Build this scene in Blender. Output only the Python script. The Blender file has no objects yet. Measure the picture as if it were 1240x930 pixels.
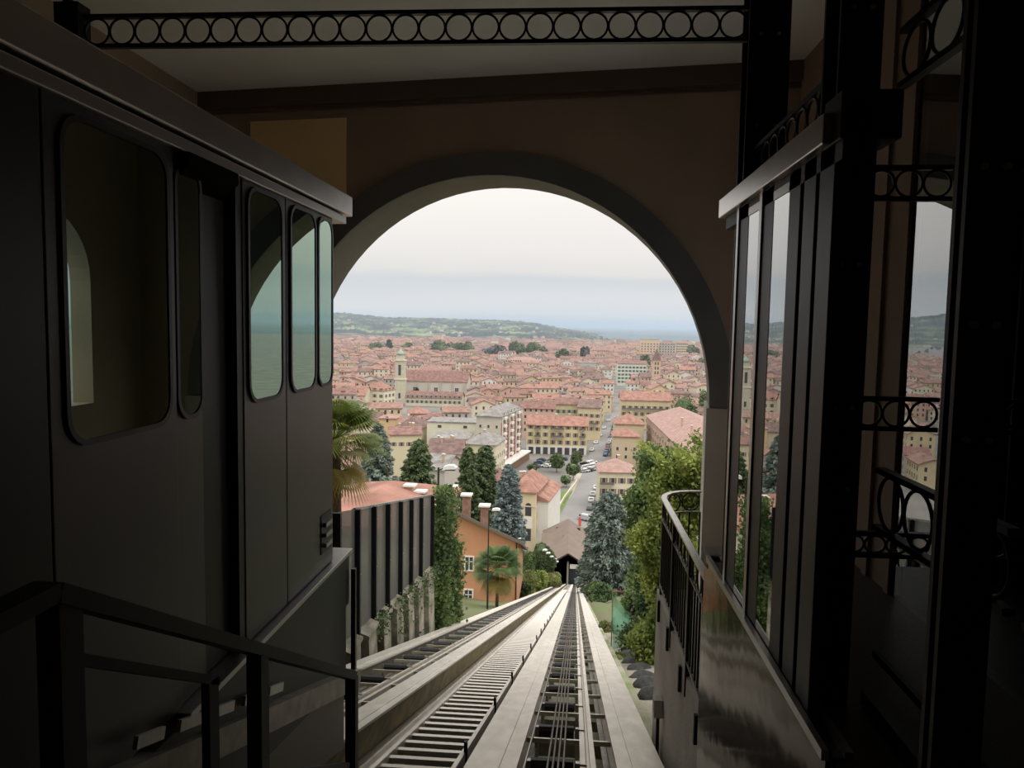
import bpy, math, random
import numpy as np
from math import sin, cos, radians, degrees, pi, sqrt, atan2
from mathutils import Vector, Matrix

random.seed(7)
RNG = np.random.default_rng(11)
SC = bpy.context.scene
COL = SC.collection

# ------------------------------------------------------------------ camera
F = 920.0                       # focal length in pixels of the 1240x930 frame
PSI, TH, RHO = radians(4.2606), radians(4.4879), radians(1.0)
_f0 = np.array([-sin(PSI), cos(PSI), 0.0]); _z = np.array([0, 0, 1.0])
FW = cos(TH) * _f0 - sin(TH) * _z
_r0 = np.array([cos(PSI), sin(PSI), 0.0]); _u0 = np.cross(_r0, FW)
RT = cos(RHO) * _r0 + sin(RHO) * _u0
UP = cos(RHO) * _u0 - sin(RHO) * _r0
cam_d = bpy.data.cameras.new('camera')
cam_d.sensor_width = 36.0; cam_d.sensor_fit = 'HORIZONTAL'
cam_d.lens = F / 1240.0 * 36.0
cam_d.clip_start = 0.05; cam_d.clip_end = 80000
cam = bpy.data.objects.new('camera', cam_d); COL.objects.link(cam)
cam.matrix_world = Matrix(((RT[0], UP[0], -FW[0], 0), (RT[1], UP[1], -FW[1], 0), (RT[2], UP[2], -FW[2], 0), (0, 0, 0, 1)))
SC.camera = cam

def ray(px, py):
    d = FW + (px - 620) / F * RT + (465 - py) / F * UP
    return d / d[1]
def atX(px, py, X): d = ray(px, py); return Vector(d * X / d[0])
def atY(px, py, Y): return Vector(ray(px, py) * Y)
def atZ(px, py, Z): d = ray(px, py); return Vector(d * Z / d[2])

# ------------------------------------------------------------------ light
SC.view_settings.view_transform = 'Standard'
SC.view_settings.look = 'None'
SC.view_settings.gamma = 1.0
SC.view_settings.use_curve_mapping = False
SC.view_settings.exposure = 0.22
try:
    SC.cycles.use_denoising = True
    SC.cycles.volume_bounces = 1
    SC.cycles.max_bounces = 10
    SC.cycles.transparent_max_bounces = 24
except Exception:
    pass

def lin(c):
    def f(v): return v / 12.92 if v <= 0.04045 else ((v + 0.055) / 1.055) ** 2.4
    if isinstance(c, str):
        c = c.lstrip('#'); c = [int(c[i:i + 2], 16) / 255 for i in (0, 2, 4)]
    return tuple(f(v) for v in c)

W = bpy.data.worlds.new('overcast_sky'); SC.world = W; W.use_nodes = True
nt = W.node_tree; nt.nodes.clear()
tc = nt.nodes.new('ShaderNodeTexCoord')
sep = nt.nodes.new('ShaderNodeSeparateXYZ'); nt.links.new(tc.outputs['Generated'], sep.inputs[0])
mp = nt.nodes.new('ShaderNodeMapping'); mp.inputs['Scale'].default_value = (1.6, 1.6, 11.0)
nt.links.new(tc.outputs['Generated'], mp.inputs[0])
nz = nt.nodes.new('ShaderNodeTexNoise'); nz.inputs['Scale'].default_value = 1.7; nz.inputs['Detail'].default_value = 5
nz.inputs['Distortion'].default_value = 0.4
nt.links.new(mp.outputs[0], nz.inputs['Vector'])
m1 = nt.nodes.new('ShaderNodeMath'); m1.operation = 'SUBTRACT'; m1.inputs[1].default_value = 0.5
nt.links.new(nz.outputs['Fac'], m1.inputs[0])
m2 = nt.nodes.new('ShaderNodeMath'); m2.operation = 'MULTIPLY_ADD'; m2.inputs[1].default_value = 0.045
nt.links.new(m1.outputs[0], m2.inputs[0]); nt.links.new(sep.outputs['Z'], m2.inputs[2])
rp = nt.nodes.new('ShaderNodeValToRGB')
el = rp.color_ramp.elements
stops = [(0.0, '#bcc8d4'), (0.012, '#d0d4d7'), (0.032, '#d3d5d6'), (0.058, '#c7ccd0'), (0.070, '#d8d6d3'),
         (0.10, '#e2dedb'), (0.155, '#ebe7e2'), (0.22, '#f3f0eb')]
el[0].position = 0.0; el[0].color = (*lin(stops[0][1]), 1)
el[1].position = 1.0; el[1].color = (1.0, 1.0, 1.0, 1)
for p, c in stops[1:]:
    e = el.new(p); e.color = (*lin(c), 1)
nt.links.new(m2.outputs[0], rp.inputs[0])
# an overcast sky grows brighter towards the zenith
mr = nt.nodes.new('ShaderNodeMapRange'); mr.inputs[1].default_value = 0.18; mr.inputs[2].default_value = 1.0
mr.inputs[3].default_value = 1.0; mr.inputs[4].default_value = 2.0
nt.links.new(sep.outputs['Z'], mr.inputs[0])
bg = nt.nodes.new('ShaderNodeBackground'); nt.links.new(rp.outputs[0], bg.inputs[0]); nt.links.new(mr.outputs[0], bg.inputs[1])
wo = nt.nodes.new('ShaderNodeOutputWorld'); nt.links.new(bg.outputs[0], wo.inputs[0])

sun_d = bpy.data.lights.new('sun', 'SUN'); sun_d.energy = 0.9; sun_d.angle = radians(35); sun_d.color = (1.0, 0.97, 0.93)
sun = bpy.data.objects.new('sun', sun_d); COL.objects.link(sun)
sun.rotation_euler = (radians(38), 0, radians(-150 + 180 + 25))   # high veiled sun

# ------------------------------------------------------------------ materials
MATS = {}
def mat(name, col, rough=0.7, metal=0.0, var=0.0, scale=4.0, col2=None, bump=0.0, bscale=None, spec=None, coord='Object', emit=None, stretch=None, detail=4):
    if name in MATS: return MATS[name]
    m = bpy.data.materials.new(name); m.use_nodes = True
    n = m.node_tree; b = n.nodes['Principled BSDF']
    c = lin(col) if isinstance(col, str) else col
    b.inputs['Base Color'].default_value = (*c, 1)
    b.inputs['Roughness'].default_value = rough; b.inputs['Metallic'].default_value = metal
    if spec is not None: b.inputs['Specular IOR Level'].default_value = spec
    if var or col2 or bump:
        t = n.nodes.new('ShaderNodeTexCoord'); src = t.outputs[coord]
        if coord == 'World':
            pass
        if stretch:
            mpp = n.nodes.new('ShaderNodeMapping'); mpp.inputs['Scale'].default_value = stretch
            n.links.new(src, mpp.inputs[0]); src = mpp.outputs[0]
        z = n.nodes.new('ShaderNodeTexNoise'); z.inputs['Scale'].default_value = scale; z.inputs['Detail'].default_value = detail
        n.links.new(src, z.inputs['Vector'])
        if var or col2:
            r = n.nodes.new('ShaderNodeValToRGB')
            c2 = (lin(col2) if isinstance(col2, str) else col2) if col2 else tuple(v * (1 - var) for v in c)
            c1 = c if col2 else tuple(min(1, v * (1 + var)) for v in c)
            r.color_ramp.elements[0].position = 0.35; r.color_ramp.elements[0].color = (*c2, 1)
            r.color_ramp.elements[1].position = 0.68; r.color_ramp.elements[1].color = (*c1, 1)
            n.links.new(z.outputs['Fac'], r.inputs[0]); n.links.new(r.outputs[0], b.inputs['Base Color'])
        if bump:
            z2 = n.nodes.new('ShaderNodeTexNoise'); z2.inputs['Scale'].default_value = bscale or scale * 4; z2.inputs['Detail'].default_value = 3
            n.links.new(src, z2.inputs['Vector'])
            bp = n.nodes.new('ShaderNodeBump'); bp.inputs['Strength'].default_value = bump; bp.inputs['Distance'].default_value = 0.05
            n.links.new(z2.outputs['Fac'], bp.inputs['Height']); n.links.new(bp.outputs[0], b.inputs['Normal'])
    MATS[name] = m
    return m

def tile_mat(name, c1, c2, pitch=0.9):
    """clay roof tiles seen from afar: mottled colour, fine courses as relief"""
    if name in MATS: return MATS[name]
    m = mat(name, c1, rough=0.85, col2=c2, scale=0.55, detail=6, var=0.1)
    n = m.node_tree; b = n.nodes['Principled BSDF']
    t = n.nodes.new('ShaderNodeTexCoord')
    w = n.nodes.new('ShaderNodeTexWave'); w.inputs['Scale'].default_value = pitch; w.bands_direction = 'Z'
    w.inputs['Distortion'].default_value = 1.0
    n.links.new(t.outputs['Object'], w.inputs['Vector'])
    bp = n.nodes.new('ShaderNodeBump'); bp.inputs['Strength'].default_value = 0.35; bp.inputs['Distance'].default_value = 0.12
    n.links.new(w.outputs['Fac'], bp.inputs['Height']); n.links.new(bp.outputs[0], b.inputs['Normal'])
    return m

def glass_mat(name, tint, ior=1.6, rough=0.0, body=0.9, boost=0.0):
    """a pane: Fresnel mirror over a tinted see-through body"""
    if name in MATS: return MATS[name]
    m = bpy.data.materials.new(name); m.use_nodes = True
    n = m.node_tree; n.nodes.clear()
    fr = n.nodes.new('ShaderNodeFresnel'); fr.inputs['IOR'].default_value = ior
    gl = n.nodes.new('ShaderNodeBsdfGlossy'); gl.inputs['Color'].default_value = (*tint, 1); gl.inputs['Roughness'].default_value = rough
    tr = n.nodes.new('ShaderNodeBsdfTransparent'); tr.inputs['Color'].default_value = (*[v * body for v in tint], 1)
    ad = n.nodes.new('ShaderNodeMath'); ad.operation = 'ADD'; ad.use_clamp = True; ad.inputs[1].default_value = boost
    n.links.new(fr.outputs[0], ad.inputs[0])
    mx = n.nodes.new('ShaderNodeMixShader'); n.links.new(ad.outputs[0], mx.inputs[0])
    n.links.new(tr.outputs[0], mx.inputs[1]); n.links.new(gl.outputs[0], mx.inputs[2])
    o = n.nodes.new('ShaderNodeOutputMaterial'); n.links.new(mx.outputs[0], o.inputs[0])
    MATS[name] = m
    return m

def leaf_mat(name, c1, c2, rough=0.6, trans=0.25):
    if name in MATS: return MATS[name]
    m = mat(name, c1, rough=rough, col2=c2, scale=0.9, var=0.1, detail=5, spec=0.3)
    b = m.node_tree.nodes['Principled BSDF']
    n = m.node_tree
    t = n.nodes.new('ShaderNodeBsdfTranslucent')
    r = [x for x in n.nodes if x.type == 'VALTORGB'][0]
    n.links.new(r.outputs[0], t.inputs['Color'])
    mx = n.nodes.new('ShaderNodeMixShader'); mx.inputs[0].default_value = trans
    o = [x for x in n.nodes if x.type == 'OUTPUT_MATERIAL'][0]
    n.links.new(b.outputs[0], mx.inputs[1]); n.links.new(t.outputs[0], mx.inputs[2]); n.links.new(mx.outputs[0], o.inputs[0])
    return m

# ------------------------------------------------------------------ mesh helpers
class MB:
    def __init__(s): s.v = []; s.f = []; s.m = []
    def add(s, vs, fs, mi=0):
        b = len(s.v); s.v += [tuple(p) for p in vs]
        for f in fs: s.f.append([b + i for i in f]); s.m.append(mi)
        return s
    def hexa(s, p, mi=0):       # p: 4 bottom ccw + 4 top ccw
        return s.add(p, [(3, 2, 1, 0), (4, 5, 6, 7), (0, 1, 5, 4), (1, 2, 6, 5), (2, 3, 7, 6), (3, 0, 4, 7)], mi)
    def box(s, x0, x1, y0, y1, z0, z1, mi=0):
        return s.hexa([(x0, y0, z0), (x1, y0, z0), (x1, y1, z0), (x0, y1, z0), (x0, y0, z1), (x1, y0, z1), (x1, y1, z1), (x0, y1, z1)], mi)
    def quad(s, a, b, c, d, mi=0): return s.add([a, b, c, d], [(0, 1, 2, 3)], mi)
    def extr(s, poly, vec, mi=0):
        n = len(poly); vec = Vector(vec)
        vs = [Vector(p) for p in poly] + [Vector(p) + vec for p in poly]
        fs = [tuple(range(n - 1, -1, -1)), tuple(range(n, 2 * n))] + [(i, (i + 1) % n, n + (i + 1) % n, n + i) for i in range(n)]
        return s.add(vs, fs, mi)
    def tube(s, pts, r, n=8, closed=False, mi=0, caps=True):
        pts = [Vector(p) for p in pts]; N = len(pts); rs = r if isinstance(r, (list, tuple)) else [r] * N
        vs = []; prev = None
        for i, p in enumerate(pts):
            a = pts[(i - 1) % N] if (closed or i > 0) else p
            b = pts[(i + 1) % N] if (closed or i < N - 1) else p
            t = (b - a).normalized()
            if prev is None:
                q = Vector((0, 0, 1)) if abs(t.z) < 0.9 else Vector((1, 0, 0))
                prev = t.cross(q).normalized()
            u = (prev - t * prev.dot(t)).normalized(); w = t.cross(u); prev = u
            for k in range(n):
                a_ = 2 * pi * k / n; vs.append(p + (u * cos(a_) + w * sin(a_)) * rs[i])
        fs = []
        for i in range(N if closed else N - 1):
            j = (i + 1) % N
            for k in range(n): fs.append((i * n + k, i * n + (k + 1) % n, j * n + (k + 1) % n, j * n + k))
        if caps and not closed: fs += [tuple(range(n - 1, -1, -1)), tuple(range((N - 1) * n, N * n))]
        return s.add(vs, fs, mi)
    def bar(s, a, b, w, h, up=(0, 0, 1), mi=0):
        """rectangular bar from a to b; w across, h along up"""
        a = Vector(a); b = Vector(b); t = (b - a).normalized(); up = Vector(up)
        sd = t.cross(up).normalized(); u2 = sd.cross(t).normalized()
        o = [sd * sx * w / 2 + u2 * sz * h / 2 for sx, sz in ((-1, -1), (1, -1), (1, 1), (-1, 1))]
        return s.hexa([a + o[0], a + o[1], b + o[1], b + o[0], a + o[3], a + o[2], b + o[2], b + o[3]], mi)
    def lathe(s, prof, n=16, c=(0, 0, 0), mi=0):
        vs = []; m = len(prof)
        for (r, z) in prof:
            for k in range(n): vs.append((c[0] + r * cos(2 * pi * k / n), c[1] + r * sin(2 * pi * k / n), c[2] + z))
        fs = [(i * n + k, i * n + (k + 1) % n, (i + 1) * n + (k + 1) % n, (i + 1) * n + k) for i in range(m - 1) for k in range(n)]
        fs += [tuple(range(n - 1, -1, -1)), tuple(range((m - 1) * n, m * n))]
        return s.add(vs, fs, mi)
    def build(s, name, mats, parent=None, smooth=False, bevel=0.0, local=False):
        off = Vector((0, 0, 0))
        if parent is not None and not local:
            off = Vector(parent.location)
            if parent.parent is not None: off = off + Vector(parent.parent.location)
        me = bpy.data.meshes.new(name)
        me.from_pydata([(p[0] - off[0], p[1] - off[1], p[2] - off[2]) for p in s.v], [], s.f)
        if not isinstance(mats, (list, tuple)): mats = [mats]
        for m in mats: me.materials.append(m)
        if len(mats) > 1: me.polygons.foreach_set('material_index', s.m)
        if smooth: me.polygons.foreach_set('use_smooth', [True] * len(me.polygons))
        me.update()
        o = bpy.data.objects.new(name, me); COL.objects.link(o)
        if parent is not None: o.parent = parent
        if bevel:
            bv = o.modifiers.new('bevel', 'BEVEL'); bv.width = bevel; bv.segments = 2; bv.limit_method = 'ANGLE'
        return o

def tag(o, label=None, cat=None, group=None, kind=None):
    if label: o['label'] = label
    if cat: o['category'] = cat
    if group: o['group'] = group
    if kind: o['kind'] = kind
    return o
def thing(name, label, cat, loc=(0, 0, 0), rz=0.0, group=None):
    o = bpy.data.objects.new(name, None); COL.objects.link(o); o.empty_display_size = 0.2
    o.location = loc; o.rotation_euler = (0, 0, rz)
    return tag(o, label, cat, group)
def inst(src, parent, loc=(0, 0, 0), rz=0.0, name=None):
    c = src.copy(); COL.objects.link(c); c.parent = parent; c.location = loc; c.rotation_euler = (0, 0, rz)
    return c
def copy_tree(root, loc, rz=0.0, label=None, group=None):
    r = root.copy(); COL.objects.link(r); r.location = loc; r.rotation_euler = (0, 0, rz)
    if label: r['label'] = label
    if group: r['group'] = group
    for ch in list(root.children):
        c = ch.copy(); COL.objects.link(c); c.parent = r
        for g in list(ch.children):
            d = g.copy(); COL.objects.link(d); d.parent = c
    return r
def struct(name, mb, m, smooth=False, bevel=0.0, label=None, parent=None):
    o = mb.build(name, m, parent, smooth, bevel)
    if parent is None: o['kind'] = 'structure'
    if label: o['label'] = label
    return o
def raw_mesh(name, V, Q, mats, mi=None, smooth=False):
    """numpy quads to a mesh datablock"""
    me = bpy.data.meshes.new(name)
    V = np.asarray(V, np.float32); Q = np.asarray(Q, np.int32)
    me.vertices.add(len(V)); me.vertices.foreach_set('co', V.ravel())
    k = Q.shape[1]
    me.loops.add(Q.size); me.loops.foreach_set('vertex_index', Q.ravel())
    me.polygons.add(len(Q)); me.polygons.foreach_set('loop_start', np.arange(0, Q.size, k, dtype=np.int32))
    me.polygons.foreach_set('loop_total', np.full(len(Q), k, np.int32))
    if mi is not None: me.polygons.foreach_set('material_index', np.asarray(mi, np.int32))
    if smooth: me.polygons.foreach_set('use_smooth', np.ones(len(Q), bool))
    for m in (mats if isinstance(mats, (list, tuple)) else [mats]): me.materials.append(m)
    me.update(calc_edges=True); me.validate()
    return me
def mesh_obj(name, me, parent=None, loc=(0, 0, 0)):
    o = bpy.data.objects.new(name, me); COL.objects.link(o); o.location = loc
    if parent is not None: o.parent = parent
    return o
def leaf_quads(C, size, aspect=1.6, rng=RNG, droop=None, D=None):
    """quads with random facing at centres C (n,3); D: preferred long axis"""
    C = np.asarray(C, float); n = len(C)
    a = rng.normal(size=(n, 3))
    if D is not None: a = np.asarray(D) + 0.35 * a
    a /= np.linalg.norm(a, axis=1, keepdims=True) + 1e-9
    b = rng.normal(size=(n, 3)); b -= a * np.sum(a * b, 1, keepdims=True); b /= np.linalg.norm(b, axis=1, keepdims=True) + 1e-9
    s = (np.asarray(size) * rng.uniform(0.6, 1.3, n))[:, None] * 0.5
    V = np.empty((n, 4, 3))
    V[:, 0] = C - a * s * aspect; V[:, 1] = C + b * s; V[:, 2] = C + a * s * aspect; V[:, 3] = C - b * s
    return V.reshape(-1, 3), np.arange(4 * n).reshape(-1, 4)

# ------------------------------------------------------------------ palette
M_dark = mat('black_painted_steel', '#17181b', rough=0.5, var=0.2, scale=9, spec=0.3)
M_iron = mat('wrought_iron', '#141416', rough=0.42, metal=0.3, var=0.2, scale=30)
M_carb = mat('car_body_grey', '#605d5b', rough=0.36, metal=0.45, var=0.05, scale=2)
M_card = mat('car_pillar_black', '#141416', rough=0.4)
M_alu = mat('brushed_aluminium', '#b9b6b2', rough=0.34, metal=0.85, var=0.06, scale=3, stretch=(1, 40, 1))
M_chrome = mat('polished_steel_sheet', '#67645f', rough=0.10, metal=1.0, var=0.03, scale=1.5, bump=0.10, bscale=1.6)
M_chrome.node_tree.nodes['Principled BSDF'].inputs['Specular Tint'].default_value = (.5, .49, .48, 1)
M_conc = mat('smooth_concrete', '#d9d2c7', rough=0.8, var=0.12, scale=2.2, bump=0.15, bscale=20)
M_concold = mat('weathered_concrete', '#a89f90', rough=0.9, col2='#6c6a58', scale=2.6, var=0.1, bump=0.3, bscale=14)
M_rail = mat('galvanised_rail', '#f1eadf', rough=0.42, metal=0.5, col2='#ddd5c8', var=0.1, scale=2.5, stretch=(3, .6, 3))
M_railside = mat('rusted_beam_side', '#8a7a52', rough=0.8, col2='#5f5644', var=0.1, scale=3.0, stretch=(1, .7, 3))
M_steel = mat('dull_steel', '#9a948b', rough=0.42, metal=0.7, var=0.2, scale=8)
M_rubber = mat('dark_roller', '#2b2a2a', rough=0.6)
M_cable = mat('greased_cable', '#6f675d', rough=0.5, metal=0.6)
M_moss = mat('mossy_concrete', '#b5ae9e', rough=0.95, col2='#7d8a4e', var=0.1, scale=0.7, bump=0.3, bscale=10)
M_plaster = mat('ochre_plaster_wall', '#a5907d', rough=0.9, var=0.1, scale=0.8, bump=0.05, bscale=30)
M_ochre_refl = mat('painted_ochre_reflection', '#eccb98', rough=0.9, var=0.05, scale=1.0)  # flat colour standing for a reflection on the arch wall
M_ceil = mat('grey_ceiling_plaster', '#e2ded6', rough=0.9, var=0.05, scale=1.0)
M_archband = mat('slate_grey_arch_band', '#6c6a68', rough=0.85, var=0.08, scale=1.5)
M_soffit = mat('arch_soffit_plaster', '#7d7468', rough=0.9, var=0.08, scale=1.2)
M_floor = mat('dark_granite_floor', '#4b4844', rough=0.55, var=0.3, scale=60)
M_pit = mat('pit_concrete', '#827a6f', rough=0.9, var=0.25, scale=2)
G_car = glass_mat('green_coated_glass', (0.62, 0.80, 0.66), ior=1.6, body=0.10, boost=0.34)
G_door = glass_mat('clear_door_glass', (0.93, 0.95, 0.95), ior=2.0, body=0.8, boost=0.22)
M_trunk = mat('bark', '#5b4a3a', rough=0.9, var=0.3, scale=6)

# ================================================================== STATION SHELL
SKEW = radians(8)
AN = Vector((sin(SKEW), cos(SKEW), 0)); AA = Vector((cos(SKEW), -sin(SKEW), 0))
THICK = 1.1
CF = atY(605, 475, 13.1); CW = CF - AN * THICK
AR = 245 / F * 13.1
ZS = CW.z                                 # springing height
ZC = atY(620, 92, 11.9).z                 # ceiling
def WP(u, d, z): return Vector((CW.x, CW.y, 0)) + AA * u + AN * d + Vector((0, 0, z))
XL, XR = -6.3, 3.2
def arch_pts(R, n=40): return [(R * cos(pi - pi * i / n), ZS + R * sin(pi * i / n)) for i in range(n + 1)]

def arch_solid(mb, R, u0, u1, zb, zt, d0, d1, mi_face=0, mi_soffit=1):
    """wall between u0..u1, zb..zt pierced by a round arch of radius R that runs down to zb"""
    pts = arch_pts(R)
    for d, fl in ((d0, 0), (d1, 1)):
        def q(a, b, c, e):
            L = [WP(*a), WP(*b), WP(*c), WP(*e)]
            if fl: L.reverse()
            mb.quad(*L, mi_face)
        q((u0, d, zb), (-R, d, zb), (-R, d, zt), (u0, d, zt))
        q((R, d, zb), (u1, d, zb), (u1, d, zt), (R, d, zt))
        for i in range(len(pts) - 1):
            (a, za), (b, zb_) = pts[i], pts[i + 1]
            q((a, d, za), (b, d, zb_), (b, d, zt), (a, d, zt))
    for i in range(len(pts) - 1):
        (a, za), (b, zb_) = pts[i], pts[i + 1]
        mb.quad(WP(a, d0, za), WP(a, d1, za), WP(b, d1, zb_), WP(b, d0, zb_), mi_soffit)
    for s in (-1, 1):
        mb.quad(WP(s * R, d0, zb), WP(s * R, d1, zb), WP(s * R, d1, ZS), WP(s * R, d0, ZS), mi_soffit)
    mb.quad(WP(u0, d0, zt), WP(u1, d0, zt), WP(u1, d1, zt), WP(u0, d1, zt), mi_face)
    mb.quad(WP(u0, d0, zb), WP(u0, d0, zt), WP(u0, d1, zt), WP(u0, d1, zb), mi_face)
    mb.quad(WP(u1, d0, zb), WP(u1, d1, zb), WP(u1, d1, zt), WP(u1, d0, zt), mi_face)

mb = MB(); arch_solid(mb, AR, -5.6, 5.2, -9.0, ZC + 0.2, 0.0, THICK)
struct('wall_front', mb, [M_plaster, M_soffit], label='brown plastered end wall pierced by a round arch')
# raised archivolt band on the front face
mb = MB(); pi_, po_ = arch_pts(AR), arch_pts(AR + 0.36)
for i in range(len(pi_) - 1):
    a, b, c, d = pi_[i], pi_[i + 1], po_[i + 1], po_[i]
    mb.quad(WP(a[0], -.05, a[1]), WP(b[0], -.05, b[1]), WP(c[0], -.05, c[1]), WP(d[0], -.05, d[1]))
    mb.quad(WP(a[0], .02, a[1]), WP(b[0], .02, b[1]), WP(b[0], -.05, b[1]), WP(a[0], -.05, a[1]))
    mb.quad(WP(d[0], -.05, d[1]), WP(c[0], -.05, c[1]), WP(c[0], .0, c[1]), WP(d[0], .0, d[1]))
struct('trim_1', mb, M_archband, label='slate grey raised band around the arch')
# paler pilaster faces under the springing
mb = MB()
for s in (-1, 1):
    u0, u1 = sorted((s * (AR - 0.04), s * (AR + 0.40)))
    p = [WP(u0, -.05, -9), WP(u1, -.05, -9), WP(u1, THICK + .03, -9), WP(u0, THICK + .03, -9)]
    mb.hexa(p + [Vector((q.x, q.y, ZS - 0.02)) for q in p])
struct('trim_2', mb, mat('pale_grey_jamb', '#b5aca0', rough=0.85, var=0.06, scale=1.4), label='pale grey arch jambs below the springing')
# cornice under the ceiling
mb = MB()
def wbox(mb, u0, u1, d0, d1, z0, z1, mi=0):
    p = [WP(u0, d0, z0), WP(u1, d0, z0), WP(u1, d1, z0), WP(u0, d1, z0)]
    mb.hexa(p + [Vector((q.x, q.y, z1)) for q in p], mi)
wbox(mb, -5.5, 5.0, -.10, 0.0, ZC - .27, ZC); wbox(mb, -5.5, 5.0, -.035, 0.0, ZC - .36, ZC - .33)
struct('trim_3', mb, mat('dark_cornice_paint', '#6a5a4e', rough=0.85, var=0.05), label='dark painted cornice strip under the ceiling')
# window-glass reflection painted as a flat ochre patch high beside the arch
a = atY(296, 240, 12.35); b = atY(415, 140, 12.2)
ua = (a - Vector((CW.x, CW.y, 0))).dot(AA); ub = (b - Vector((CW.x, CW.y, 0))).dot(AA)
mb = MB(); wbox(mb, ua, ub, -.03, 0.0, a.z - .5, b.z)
struct('reflection_patch', mb, M_ochre_refl, label='painted ochre patch imitating a glass reflection high beside the arch')

mb = MB(); mb.box(XL - .1, XR + .2, -3.2, 13.4, ZC, ZC + .2); struct('ceiling', mb, M_ceil, label='plain grey plaster ceiling of the station hall')
mb = MB(); mb.box(XL - .2, XL, -3.2, 12.9, -9, ZC); struct('wall_left', mb, M_plaster, label='brown plastered side wall behind the cable car')
mb = MB(); mb.box(XL - .2, XR + .2, -3.4, -3.2, -3, ZC); struct('wall_back', mb, M_plaster, label='brown plastered back wall of the hall')
# right wall with an arched window opening
mb = MB(); zs_, R_ = 0.5, 0.9
def rq(ya, yb, za, zb_):
    mb.box(XR, XR + .3, ya, yb, za, zb_)
OPEN = ((8.35, 10.15),)
rq(-3.2, 8.35, -9, ZC); rq(10.15, 12.4, -9, ZC)
NA = 16
for (y0, y1) in OPEN:
    rq(y0, y1, -9, -1.2); yc = (y0 + y1) / 2
    for i in range(NA):
        a0, a1 = pi - pi * i / NA, pi - pi * (i + 1) / NA
        ya, za, yb, zb2 = yc + R_ * cos(a0), zs_ + R_ * sin(a0), yc + R_ * cos(a1), zs_ + R_ * sin(a1)
        mb.hexa([(XR, ya, za), (XR + .3, ya, za), (XR + .3, yb, zb2), (XR, yb, zb2), (XR, ya, ZC), (XR + .3, ya, ZC), (XR + .3, yb, ZC), (XR, yb, ZC)])
struct('wall_right', mb, M_plaster, label='brown plastered side wall with one arched opening')

# ------------------------------------------------------------------ track geometry
TS, TH0, TY = 0.337, 1.6, 0.0155          # slope, rail depth under the eye, plan skew
def T(u, s, w=0.0): return Vector((u + TY * s, s, -TH0 - TS * s + w))
def tz(s): return -TH0 - TS * s

# pit floor and platform floor
mb = MB(); mb.hexa([T(XL - .2, -3.2, -1.5), T(XR, -3.2, -1.5), T(XR, 12.6, -1.5), T(XL - .2, 12.6, -1.5), T(XL - .2, -3.2, -1.1), T(XR, -3.2, -1.1), T(XR, 12.6, -1.1), T(XL - .2, 12.6, -1.1)])
struct('floor', mb, M_pit, label='sloping concrete floor of the track pit')
mb = MB(); mb.box(.96, XR, -3.2, 4.93, -1.72, -1.5); struct('floor_platform', mb, M_floor, label='dark granite platform floor on the right')
mb = MB(); mb.box(XL, .9, -3.2, -.6, -1.72, -1.5); struct('floor_landing', mb, M_floor, label='dark granite landing behind the viewer')

# ================================================================== LEFT CABLE CAR
CX = -1.73
CARW = 2.35
t = thing('funicular_car', 'grey funicular car with green tinted round-cornered windows standing in the hall', 'funicular car', (CX - CARW / 2, 4.0, -1.8))
ZR, ZF = 0.74, -1.78
def rrect(y0, y1, z0, z1, r, n=5):
    P = []
    for cy, cz, a0 in ((y1 - r, z0 + r, -90), (y1 - r, z1 - r, 0), (y0 + r, z1 - r, 90), (y0 + r, z0 + r, 180)):
        for i in range(n + 1):
            a_ = radians(a0 + 90 * i / n); P.append((cy + r * cos(a_), cz + r * sin(a_)))
    return P
# body shell as separate side panels
def panel(name, y0, y1, m, x1=CX, x0=CX - CARW):
    mb = MB(); mb.box(x0, x1, y0, y1, ZF, ZR); return mb.build(name, m, t, bevel=.006)
panel('end_pillar', 1.75, 2.40, M_card)
panel('side_panel', 2.406, 3.235, M_carb)
panel('sliding_door', 3.241, 3.50, M_carb, CX - .015)
panel('door_post', 3.505, 3.925, M_card, CX - .05)
mb = MB(); mb.box(CX - .05, CX - .005, 3.86, 3.925, ZF, ZR); mb.build('door_seal', M_card, t)
panel('side_panel', 3.93, 4.54, M_carb)
panel('side_panel', 4.546, 5.46, M_carb)
# windows: rubber gasket + coated pane
def car_window(y0, y1, z0, z1, r, x=CX):
    g = MB(); po = rrect(y0 - .022, y1 + .022, z0 - .022, z1 + .022, r + .02); pn = rrect(y0, y1, z0, z1, r)
    n = len(po)
    for i in range(n):
        j = (i + 1) % n
        g.quad((x + .012, *po[i]), (x + .012, *po[j]), (x + .012, *pn[j]), (x + .012, *pn[i]))
        g.quad((x, *po[i]), (x, *po[j]), (x + .012, *po[j]), (x + .012, *po[i]))
    go = g.build('window_gasket', M_card, t)
    p = MB(); p.extr([(x + .003, a_, b_) for a_, b_ in pn], (.004, 0, 0))
    o = p.build('window_pane', G_car, go); return go
ZB, ZT = -.44, .74 - .06
car_window(2.50, 3.16, ZB, ZT, .10)
car_window(3.275, 3.48, ZB, ZT, .09, CX - .015)
car_window(4.00, 4.46, ZB, ZT + .02, .10)
car_window(4.62, 5.06, ZB, ZT + .02, .10)
car_window(5.14, 5.42, ZB, ZT + .02, .09)
# windscreen on the downhill end
mb = MB(); mb.box(CX - CARW + .15, CX - .15, 5.461, 5.475, ZB, ZT); mb.build('windscreen', G_car, t)
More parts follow.
